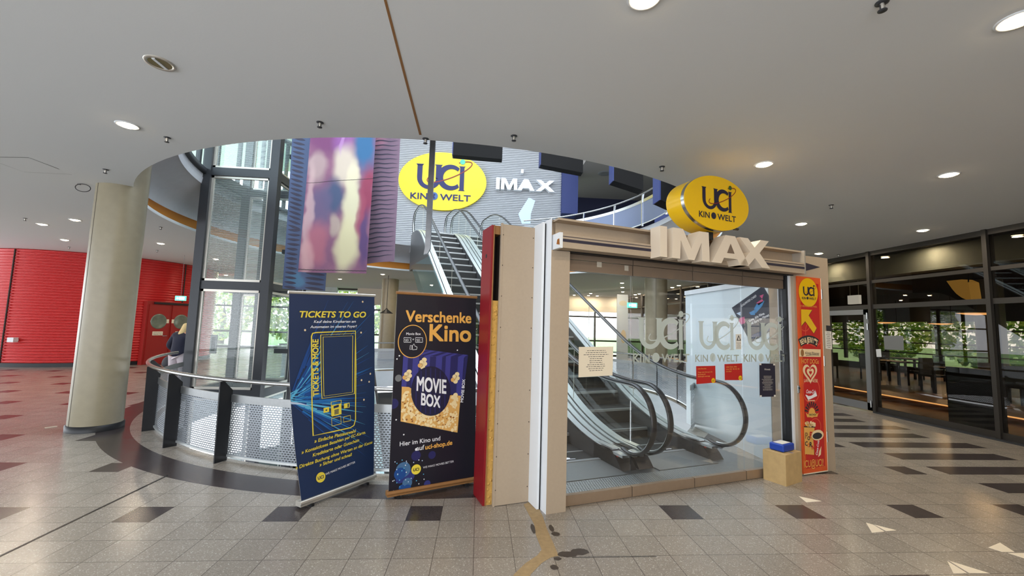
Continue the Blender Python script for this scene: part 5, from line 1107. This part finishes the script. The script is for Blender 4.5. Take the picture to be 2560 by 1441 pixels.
# ================================================================== CEILING FITTINGS
def lamp_light(x, y, e=11.0):
    l = bpy.data.lights.new('downlight_beam', 'AREA'); l.shape = 'DISK'; l.size = .14; l.energy = e*(1.15 if x > 5.2 else 1.0); l.color = (1.0, .84, .64); o = bpy.data.objects.new('downlight_beam', l); COL.objects.link(o); o.location = (x, y, CZ-.035)
def downlight(p, label, lit=True, group=None):
    x, y = p[0], p[1]
    t = thing('downlight', (x, y, CZ), label, 'downlight', group)
    s = MB(); s.lathe((x, y, CZ), [(.078, 0), (.078, -.006), (.1, -.008), (.105, 0)], 'white_board' if lit else 'alu', 24); s.build('trim_ring', t)
    s = MB()
    if lit: s.lathe((x, y, CZ-.004), [(0, -.022), (.03, -.02), (.06, -.012), (.077, 0)], 'lamp_warm', 20); s.build('lamp_face', t); lamp_light(x, y)
    else: s.lathe((x, y, CZ-.002), [(0, .0), (.04, -.001), (.077, -.003)], 'lamp_off', 20); s.box(x-.012, x+.012, y-.07, y+.07, CZ-.01, CZ-.004, 'white_board'); s.build('reflector', t)
    return t
near = [((400, 158), 'unlit round downlight with a chrome reflector in the ceiling at the upper left', False), ((319, 313), 'lit downlight in front of the left concrete column, the biggest glowing one on the left', True),
 ((188, 550), 'lit downlight just left of the concrete column top, largest above the red drum', True), ((162, 600), 'lit downlight above the red drum, middle of three left of the column', True), ((145, 630), 'lit downlight nearest the top edge of the red drum, left of the column', True),
 ((106, 561), 'small dim downlight at the far left above the red drum', True), ((402, 609), 'lit downlight between the concrete column and the lift, above the red drum', True), ((475, 667), 'lit downlight just left of the lift post, above the end of the red drum', True),
 ((1910, 411), 'lit downlight right of the yellow oval sign, nearest to it', True), ((2372, 437), 'lit downlight at the right, level with the yellow oval sign but farther right', True), ((2003, 560), 'lit downlight above the right end of the cream letters', True),
 ((2307, 576), 'lit downlight just in front of the restaurant glass', True), ((2047, 634), 'lit downlight right above the right pier of the entrance', True), ((2545, 50), 'bright downlight in the upper right corner of the ceiling', True), ((1612, -6), 'downlight at the top edge of the picture above the header beam', True)]
for p, lab, lit in near: downlight(atz(*p, CZ), lab, lit)
far_ = [(850, 698), (957, 686), (987, 704), (1054, 690), (1110, 694), (540, 648), (565, 688), (608, 668)]
proto = None
for p in far_:
    q = atz(*p, CZ)
    if proto is None: proto = downlight(q, 'small lit downlight in the far ceiling beyond the void, left of the escalators', True, 'far downlights beyond the void')
    else: copy_tree(proto, (q[0], q[1], CZ)); lamp_light(q[0], q[1])
gl_ = [(1613, 690), (1555, 708), (1477, 734), (1450, 743), (1588, 738), (1551, 747), (1637, 727), (1697, 714), (1661, 751), (1493, 760), (1471, 764), (1713, 742), (1435, 772), (1556, 719), (1557, 730), (1619, 757), (1632, 773), (1598, 786), (1681, 767), (1584, 763), (1452, 768)]
seen_ = []
for i, p in enumerate(gl_):
    q = atz(*p, CZ)
    if q[0] > GX-.2: q = q*(GX-.3)/q[0]
    if q[1] > 25: q = q*25/q[1]
    if any(math.hypot(q[0]-a_, q[1]-b_) < .35 for a_, b_ in seen_): continue
    seen_.append((q[0], q[1]))
    if i == 0: proto = downlight(q, 'small lit downlight in the ceiling behind the entrance glass', True, 'downlights seen through the entrance glass')
    else:
        copy_tree(proto, (q[0], q[1], CZ))
        if i % 2: lamp_light(q[0], q[1])
for x, y in ((11.4, 5.6), (11.4, 9.6), (9.42, 5.4), (9.42, 8.1), (9.42, 10.6)): downlight((x, y), 'lit downlight added inside the restaurant, behind the glass, to light its beam and floor', True, 'added restaurant downlights')  # lamps added behind the glass to light the concrete beam and floor
for x in (-3.9, -1.5, .9, 3.25, 5.6, 8.05):  # unseen lamps added behind the camera, carrying on the ceiling grid without fittings
    for y in (-.2, -2.5): lamp_light(x, y, 6.0)
def sprinkler(p, label, group=None):
    x, y = p[0], p[1]; t = thing('sprinkler', (x, y, CZ), label, 'sprinkler', group)
    s = MB(); s.lathe((x, y, CZ), [(.035, 0), (.035, -.004), (.012, -.008)], 'dark_steel', 16); s.build('rosette', t)
    s = MB(); s.lathe((x, y, CZ-.006), [(.01, 0), (.012, -.02), (.006, -.045)], 'alu', 10); s.bar((x-.014, y, CZ-.02), (x-.014, y, CZ-.05), .004, .004, 'dark_steel'); s.bar((x+.014, y, CZ-.02), (x+.014, y, CZ-.05), .004, .004, 'dark_steel'); s.build('head', t)
    s = MB(); s.lathe((x, y, CZ-.05), [(.0, 0), (.024, -.001), (.024, -.005), (0, -.006)], 'dark_steel', 14); s.build('deflector', t)
    return t
for p, lab in (((800, 306), 'ceiling sprinkler above the painted hanging cloth'), ((418, 344), 'ceiling sprinkler right of the big glowing left downlight'), ((1285, 340), 'ceiling sprinkler above the first black light box, near the opening edge'), ((1655, 417), 'ceiling sprinkler left of the yellow oval sign, near the opening edge'),
    ((2078, 513), 'ceiling sprinkler right of the yellow oval sign'), ((2205, 6), 'large ceiling sprinkler at the top right edge of the picture'), ((264, 424), 'ceiling sprinkler just above the concrete column top'), ((1064, 347), 'ceiling sprinkler at the end of the ceiling joint beside the steel rod'),
    ((63, 546), 'ceiling sprinkler at the far left above the red drum'), ((173, 618), 'tiny ceiling sprinkler between the downlights left of the column'), ((402, 568), 'ceiling sprinkler between the column and the lift'), ((393, 626), 'tiny ceiling sprinkler below the downlight between the column and the lift'), ((2096, 637), 'tiny ceiling sprinkler above the restaurant door')):
    sprinkler(atz(*p, CZ), lab)
q = atz(198, 460, CZ); c = MB(); c.tube([(q[0]+.11*math.cos(a)*1.0+.06, q[1]+.02*math.sin(a), CZ-.06-.055*math.sin(a)) for a in np.linspace(0, 2*math.pi, 22)[:-1]], .006, 'rubber', 6, closed=True); c.tube([(q[0]+.02, q[1], CZ-.01), (q[0]-.02, q[1], CZ)], .008, 'rubber', 6); tag(c.build('cable_loop'), 'loop of thin cable hanging from the ceiling left of the concrete column', 'cable')
# ------------------------------------------------------------------ exit signs and small wall items
def exitsign(P, yaw, label, w=.45, h=.22):
    t = thing('exit_sign', P, label, 'exit sign'); e = V3((math.cos(yaw), math.sin(yaw), 0)); n = V3((e[1], -e[0], 0)); S = Plane(P, e, ZZ, n)
    s = MB(); s.prism(S, [(-w/2, 0), (w/2, 0), (w/2, h), (-w/2, h)], -.05, 0, 'green_emit'); s.poly(S, [(-w*.1, h*.2), (w*.4, h*.2), (w*.4, h*.8), (-w*.1, h*.8)], 'white_emit', .002)
    s.poly(S, [(-w*.38, h*.5), (-w*.25, h*.8), (-w*.25, h*.6), (-w*.12, h*.6), (-w*.12, h*.4), (-w*.25, h*.4), (-w*.25, h*.2)], 'white_emit', .002); s.build('lit_face', t)
    s = MB(); s.tube([S.at(0, h, -.025), (P[0], P[1], CZ)], .005, 'mid_grey'); s.build('hanger', t)
q = aty(450, 752, 14.2); exitsign(q, .1, 'green lit exit sign hanging in front of the red drum, left of the lift', .3, .15)
q = aty(1581, 770, 17.5); exitsign(q, .1, 'green lit exit sign seen through the glass above the frosted logo')
q = rp(0, 0, 0); a = math.atan2(14.4-DC[1], -14.55-DC[0]); q = aty(35, 850, 14.16); s = MB(); s.box(q[0]-.09, q[0]+.09, 14.05, 14.2, q[2]-.07, q[2]+.07, 'white_board'); tag(s.build('wall_box'), 'small white box mounted on the red drum at the far left', 'box')
# floor markers
def marker(polys, label):
    P = [[atz(*p, 0)[:2] for p in pl] for pl in polys]; s = MB()
    for pl in P: s.prism(SF, [tuple(p) for p in pl], .0005, .0022, 'sticker')
    tag(s.build('floor_arrow'), label, 'floor marking', 'white floor arrows')
marker([[(1997, 1242), (2054, 1254), (2016, 1257)]], 'worn white triangle on the floor just in front of the cardboard box')
marker([[(2165, 1308), (2183, 1313), (2211, 1330), (2180, 1333)], [(2186, 1313), (2241, 1327), (2215, 1329)]], 'white split floor arrow between two dark tiles at the right')
marker([[(2368, 1404), (2384, 1435), (2417, 1434)], [(2372, 1403), (2475, 1435), (2423, 1434)]], 'white split floor arrow at the bottom edge, lower right')
marker([[(2471, 1370), (2500, 1358), (2536, 1381), (2505, 1381)], [(2520, 1384), (2562, 1384), (2590, 1402), (2570, 1400)]], 'white split floor arrow cut off by the right edge of the picture')
s = MB(); a, b = atz(112, 1071), atz(143, 1067); s.bar(a+ZZ*.004, b+ZZ*.004, .03, .006, 'sticker'); tag(s.build('paper_scrap'), 'small white scrap on the floor left of the concrete column', 'scrap')
# ------------------------------------------------------------------ person at the rail
def skin(name, verts, edges, rad, mt, parent=None, label=None, cat=None, sub=2):
    me = bpy.data.meshes.new(name); org = ORG[parent.name] if parent else V3(verts[0])*np.array([1, 1, 0])
    me.from_pydata([tuple(V3(v)-org) for v in verts], edges, []); o = bpy.data.objects.new(name, me); COL.objects.link(o); me.materials.append(M[mt])
    m = o.modifiers.new('skin', 'SKIN'); 
    for i, r in enumerate(rad): me.skin_vertices[0].data[i].radius = (r, r) if not isinstance(r, tuple) else r
    me.skin_vertices[0].data[0].use_root = True
    sb = o.modifiers.new('sub', 'SUBSURF'); sb.levels = sb.render_levels = sub
    for p in me.polygons: p.use_smooth = True
    m.use_smooth_shade = True
    if parent: o.parent = parent
    else: o.location = tuple(org)
    ORG[o.name] = org; return o
pb_ = aty(461, 880, 10.35); PX, PY = float(pb_[0]), 10.35
PX -= .13
G = lambda x, y, z: V3((PX+x, PY+y, z))
per = thing('person', (PX, PY, 0), 'person with long blond hair, dark jacket and pale trousers seen from behind at the railing', 'person')
vb = [G(0, 0, .86), G(0, .02, 1.02), G(.0, .05, 1.18), G(.0, .1, 1.30), G(.02, .16, 1.37), G(.03, .2, 1.45), G(.03, .22, 1.54),
      G(-.09, 0, .80), G(-.11, .03, .45), G(-.11, -.02, .08), G(-.11, .1, .035), G(.09, 0, .80), G(.11, .02, .45), G(.11, -.03, .08), G(.11, .09, .035),
      G(-.17, .09, 1.27), G(-.27, .06, 1.05), G(-.21, .22, .90), G(-.19, .27, .84), G(.18, .09, 1.27), G(.25, .12, 1.04), G(.16, .3, .98), G(.12, .36, .96)]
eb = [(0, 1), (1, 2), (2, 3), (3, 4), (4, 5), (5, 6), (0, 7), (7, 8), (8, 9), (9, 10), (0, 11), (11, 12), (12, 13), (13, 14), (3, 15), (15, 16), (16, 17), (17, 18), (3, 19), (19, 20), (20, 21), (21, 22)]
skin('body', vb, eb, [.10, .09, .12, .12, .05, .085, .09, .085, .055, .035, .035, .085, .055, .035, .035, .055, .045, .035, .025, .055, .045, .035, .025], 'skin', per)
for sx in (-1, 1):
    for k in range(5):
        b0 = vb[18] if sx < 0 else vb[22]; f = MB(); dxy = (k-2)*.014; l = (.05, .065, .07, .065, .05)[k]; f.tube([b0+V3((dxy, .0, 0)), b0+V3((dxy*1.3, .025, -l*.5)), b0+V3((dxy*1.3, .03, -l))], [.009, .008, .006], 'skin', 6); f.build('finger', per)
skin('jacket', [G(0, .0, .74), G(0, .02, .98), G(0, .05, 1.18), G(0, .1, 1.30), G(.01, .14, 1.35), G(-.17, .09, 1.27), G(-.28, .06, 1.04), G(-.22, .21, .91), G(.18, .09, 1.27), G(.26, .12, 1.03), G(.17, .29, .98)], [(0, 1), (1, 2), (2, 3), (3, 4), (3, 5), (5, 6), (6, 7), (3, 8), (8, 9), (9, 10)], [.18, .165, .165, .15, .08, .075, .068, .055, .075, .068, .055], 'jacket', per)
skin('trousers', [G(0, 0, .93), G(-.09, 0, .78), G(-.115, .03, .45), G(-.11, -.02, .11), G(.09, 0, .78), G(.115, .02, .45), G(.11, -.03, .11)], [(0, 1), (1, 2), (2, 3), (0, 4), (4, 5), (5, 6)], [.15, .115, .078, .06, .115, .078, .06], 'trousers', per)
skin('hair', [G(.03, .2, 1.56), G(.03, .15, 1.47), G(.0, .08, 1.34), G(-.04, .0, 1.22), G(-.07, -.05, 1.12)], [(0, 1), (1, 2), (2, 3), (3, 4)], [.095, .1, .08, .065, .03], 'hair', per)
for sx in (-.11, .11): f = MB(); f.lathe(G(sx, .05, .0), [(.05, 0), (.06, .03), (.045, .08), (.0, .1)], 'shoe', 12); f.build('shoe', per)
bg = skin('shoulder_bag', [G(-.33, .2, .5), G(-.33, .2, .66), G(-.3, .2, .8)], [(0, 1), (1, 2)], [(.13, .16), (.14, .16), (.08, .1)], 'bag', None); bg.location = bg.location; tag(bg, 'dark soft bag carried by the blond person beyond the railing', 'bag')
# ------------------------------------------------------------------ beyond the void
s = MB(); s.rev([(7.6, 0), (7.6, 1.02), (7.0, 1.02), (7.0, 0)], 80, 112, 24, 'white_panel', c=np.array([-.3, 12.0])); o = s.build('curved_counter'); tag(o, 'long curved pale counter far behind the banners', 'counter')
s = MB(); s.rev([(7.75, 1.02), (7.75, 1.08), (6.9, 1.08), (6.9, 1.02)], 79, 113, 24, 'dark_steel', c=np.array([-.3, 12.0]), closed=True); s.build('counter_top', o)
for i, (x, y) in enumerate(((-1.2, 21.6), (.4, 22.4), (-2.6, 22.0))):
    t = thing('bar_table', (x, y, 0), ('dark high table left of the far pale column', 'dark high table right of the far pale column', 'dark high table at the far left behind the blue banner')[i], 'table')
    s = MB(); s.lathe((x, y, 1.05), [(.0, 0), (.42, 0), (.42, .04), (0, .04)], 'dark_steel', 24); s.build('table_top', t)
    s = MB(); s.lathe((x, y, 0), [(.25, 0), (.25, .03), (.04, .05), (.04, 1.05)], 'black_metal', 16); s.build('leg', t)
for i, p in enumerate(((966, 784, 18.0), (975, 830, 21.0))):
    q = aty(*p); t = thing('cone_lamp', q, ('dark cone pendant lamp seen between the banners, upper one', 'dark cone pendant lamp beside the far pale column, lower one')[i], 'lamp')
    s = MB(); s.lathe(q, [(.28, 0), (.05, .17), (.03, .22)], 'black_metal', 20); s.build('lamp_shade', t); s = MB(); s.lathe(q, [(0, .01), (.2, .01)], 'lamp_orange', 16); s.build('bulb_disc', t); s = MB(); s.tube([q+ZZ*.2, (q[0], q[1], CZ)], .012, 'black_metal', 6); s.build('cord', t)
q = aty(957, 797, 25.5); s = MB(); s.box(q[0]-.17, q[0]+.17, 25.5, 25.56, q[2]-.12, q[2]+.16, 's_blue'); SQ = Plane((q[0]-.17, 25.5, q[2]-.12), (1, 0, 0), ZZ, (0, -1, 0)); s.poly(SQ, [(.08, .1), (.26, .1), (.26, .18), (.08, .18)], 't_white', .003); tag(s.build('wall_sign'), 'small blue sign on the far wall between the banners', 'sign')
s = MB(); s.box(-5.0, -3.4, 25.5, 25.7, 0, 2.7, 'wall_cream'); s.box(-2.0, -.4, 25.5, 25.7, 0, 2.7, 'wall_cream'); s.box(-3.4, -2.0, 25.5, 25.7, 1.95, 2.7, 'wall_cream'); struct(s, 'wall_far')
# printed standing panel seen through the glass
q0, q1 = aty(1541, 880, 18.5), aty(1566, 880, 18.5); s = MB(); s.box(q0[0], q1[0]+.05, 18.45, 18.5, 0, 3.3, 'white_board'); SQ = Plane((q0[0], 18.45, 0), (1, 0, 0), ZZ, (0, -1, 0)); s.ell(SQ, (.28, 2.9), .18, .12, 'paper_cream', .003); s.ell(SQ, (.3, 1.4), .12, .3, 't_cream', .003); tag(s.build('standing_panel'), 'tall pale printed panel right of the far column, seen through the entrance glass', 'panel')
# ================================================================== RESTAURANT BEHIND THE RIGHT GLASS
for i, (p, X, lab) in enumerate((((2440, 783), 13.0, 'glowing round lamp, nearest and largest behind the restaurant glass'), ((2212, 806), 17.0, 'glowing round lamp seen just right of the restaurant door'), ((2352, 809), 18.0, 'small glowing round lamp deep inside the restaurant'))):
    d = onp(p[0], p[1], (X, 0, 0), (1, 0, 0)); t = thing('round_lamp', d, lab, 'lamp'); s = MB(); s.lathe(d, [(.0, -.06), (.2, -.045), (.36, -.008)], 'lamp_orange', 24); s.build('lamp_face', t); l = bpy.data.lights.new('lamp_glow', 'AREA'); l.shape = 'DISK'; l.size = .7; l.energy = 60; l.color = (1, .72, .42); lo = bpy.data.objects.new('lamp_glow', l); COL.objects.link(lo); lo.location = tuple(d-ZZ*.08); s = MB(); s.lathe(d, [(.38, -.005), (.38, .06), (0, .08)], 'dark_ceiling', 24); s.build('lamp_body', t); s = MB(); s.tube([d+ZZ*.07, (d[0], d[1], CZ)], .01, 'black_metal', 6); s.build('cord', t)
q = [onp(x, y, (10.4, 0, 0), (1, 0, 0)) for x, y in ((2366, 703), (2404, 699), (2421, 706), (2428, 752), (2416, 750), (2403, 744), (2391, 735), (2381, 724), (2374, 714))]
SFN = Plane((10.4, 0, 0), (0, 1, 0), ZZ, (-1, 0, 0)); s = MB(); s.prism(SFN, [(p[1], p[2]) for p in q], -.25, 0, 'golden'); o = s.build('fan_lamp'); tag(o, 'golden fan-shaped lamp hanging behind the restaurant glass', 'lamp'); s = MB(); s.tube([q[2], (q[2][0]+.1, q[2][1], CZ)], .012, 'black_metal', 6); s.build('cord', o)
q = onp(2136, 748, (10.2, 0, 0), (1, 0, 0)); t = thing('emergency_sign', q, 'small white lit sign box hanging on two rods above the restaurant door', 'sign'); s = MB(); s.box(q[0]-.04, q[0]+.04, q[1]-.17, q[1]+.17, q[2]-.14, q[2]+.1, 'white_emit'); s.build('lit_face', t)
for dy in (-.13, .13): s = MB(); s.tube([q+V3((0, dy, .1)), (q[0], q[1]+dy, CZ)], .01, 'alu', 6); s.build('rod', t)
SGX = Plane((GX-.012, 0, 0), (0, 1, 0), ZZ, (-1, 0, 0)); s = MB(); s.prism(SGX, [SGX.px(*p) for p in [(2209, 840), (2258, 840), (2260, 876), (2212, 874)]], 0, .004, 'mid_grey'); tag(s.build('glass_notice'), 'blank grey sheet stuck on the restaurant glass right of the door', 'notice')
s = MB(); s.prism(SGX, [SGX.px(*p) for p in [(2190, 874), (2202, 873), (2204, 893), (2192, 893)]], 0, .004, 'white_board'); tag(s.build('glass_notice'), 'small white sheet low on the restaurant glass beside the door post', 'notice')
s = MB(); s.box(9.3, 9.36, 6.85, 7.72, .0, 1.18, 'cab_grey'); o = s.build('low_screen'); tag(o, 'dark grey half-height screen standing behind the restaurant glass', 'screen'); s = MB(); s.tube([(9.29, 7.62, .88), (9.25, 7.62, .88), (9.25, 7.48, .88)], .012, 'steel'); s.build('handle', o)
s = MB(); s.box(9.9, 10.5, 5.6, 6.1, 0, CZ-.03, 'concrete_band'); tag(s.build('square_post'), 'pale square post behind the restaurant glass at the right edge', 'post')
s = MB(); s.lathe((16.5, 12.3, .17), [(.34, 0), (.34, CZ-.2)], 'concrete', 28); tag(s.build('concrete_column'), 'round column deep inside the restaurant against the windows', 'column')
def dtable(x, y, lab):
    t = thing('dining_table', (x, y, .17), lab, 'table'); s = MB(); s.box(x-.45, x+.45, y-.6, y+.6, .88, .92, 'dark_furn'); s.build('table_top', t)
    for a in (-.38, .38):
        for b in (-.52, .52): s = MB(); s.box(x+a-.03, x+a+.03, y+b-.03, y+b+.03, .17, .88, 'dark_furn'); s.build('leg', t)
def dchair(x, y, f, lab):
    t = thing('dining_chair', (x, y, .17), lab, 'chair', 'dark restaurant chairs'); s = MB(); s.box(x-.22, x+.22, y-.22, y+.22, .6, .66, 'dark_furn'); s.build('seat', t)
    s = MB(); s.box(x-.22, x+.22, y+f*.2-.02, y+f*.2+.02, .66, 1.1, 'dark_furn'); s.build('backrest', t)
    for a in (-.19, .19):
        for b in (-.19, .19): s = MB(); s.box(x+a-.02, x+a+.02, y+b-.02, y+b+.02, .17, .6, 'dark_furn'); s.build('leg', t)
tb = [(13.4, 10.6), (14.2, 13.4), (12.9, 8.2), (15.6, 9.6), (16.8, 15.2), (13.0, 15.6)]
nm = ['left of the low screen', 'behind the restaurant door', 'nearest the low screen', 'under the far windows', 'deep in the restaurant', 'behind the grey door frame']
for (x, y), w in zip(tb, nm):
    dtable(x, y, 'dark dining table in the restaurant, '+w)
    for f in (-1, 1): dchair(x, y+f*.85, f, 'dark dining chair at the table '+w)
# ================================================================== OUTSIDE
g = MB(); g.box(-60, 60, 29.2, 90, -.4, -.3, 'leaf_c'); g.box(22.2, 90, -40, 90, -.41, -.31, 'leaf_c'); struct(g, 'ground_outside')
def tree(x, y, h, r, seed, lab, grp):
    t = thing('tree', (x, y, -.3), lab, 'tree', grp); s = MB(); s.tube([(x, y, -.3), (x+.1, y, h*.35), (x, y, h*.6)], [.22, .16, .08], 'trunk', 8); s.build('trunk', t)
    R_ = np.random.RandomState(seed); n = 2400; s = MB(); d = R_.normal(size=(n, 3)); d /= np.linalg.norm(d, axis=1)[:, None]; rad = (R_.uniform(.6, 1, n)**.5)[:, None]
    P = d*rad*np.array([r, r, h*.5])+np.array([x, y, h*.52]); sz = R_.uniform(.09, .22, n); A = R_.normal(size=(n, 3)); A /= np.linalg.norm(A, axis=1)[:, None]; B = np.cross(A, R_.normal(size=(n, 3))); B /= np.linalg.norm(B, axis=1)[:, None]; cl_ = R_.randint(0, 4, n)
    for i in range(n): a, b = A[i]*sz[i], B[i]*sz[i]*.6; s.add([P[i]-a, P[i]+b, P[i]+a, P[i]-b], [(0, 1, 2, 3)], 'leaf_'+'abcd'[cl_[i]])
    s.build('crown', t)
k = 0
for x, y, h, r in ((-19, 32.5, 5, 2.2), (-14.2, 33, 4.2, 2.2), (-9.4, 32.5, 5, 2.2), (-4.6, 33, 3.6, 2.0)): tree(x, y, h, r, k, 'leafy green tree outside the far windows behind the lift', 'trees beyond the far windows'); k += 1
for x, y, h, r in ((26, 4, 4.2, 2.5), (26.5, 9.3, 4.0, 2.5), (26, 14.6, 4.4, 2.5), (27, 20, 4.2, 2.5), (26, 25.4, 4.4, 2.5)): tree(x, y, h, r, k, 'leafy green tree outside the restaurant windows', 'trees beyond the restaurant'); k += 1
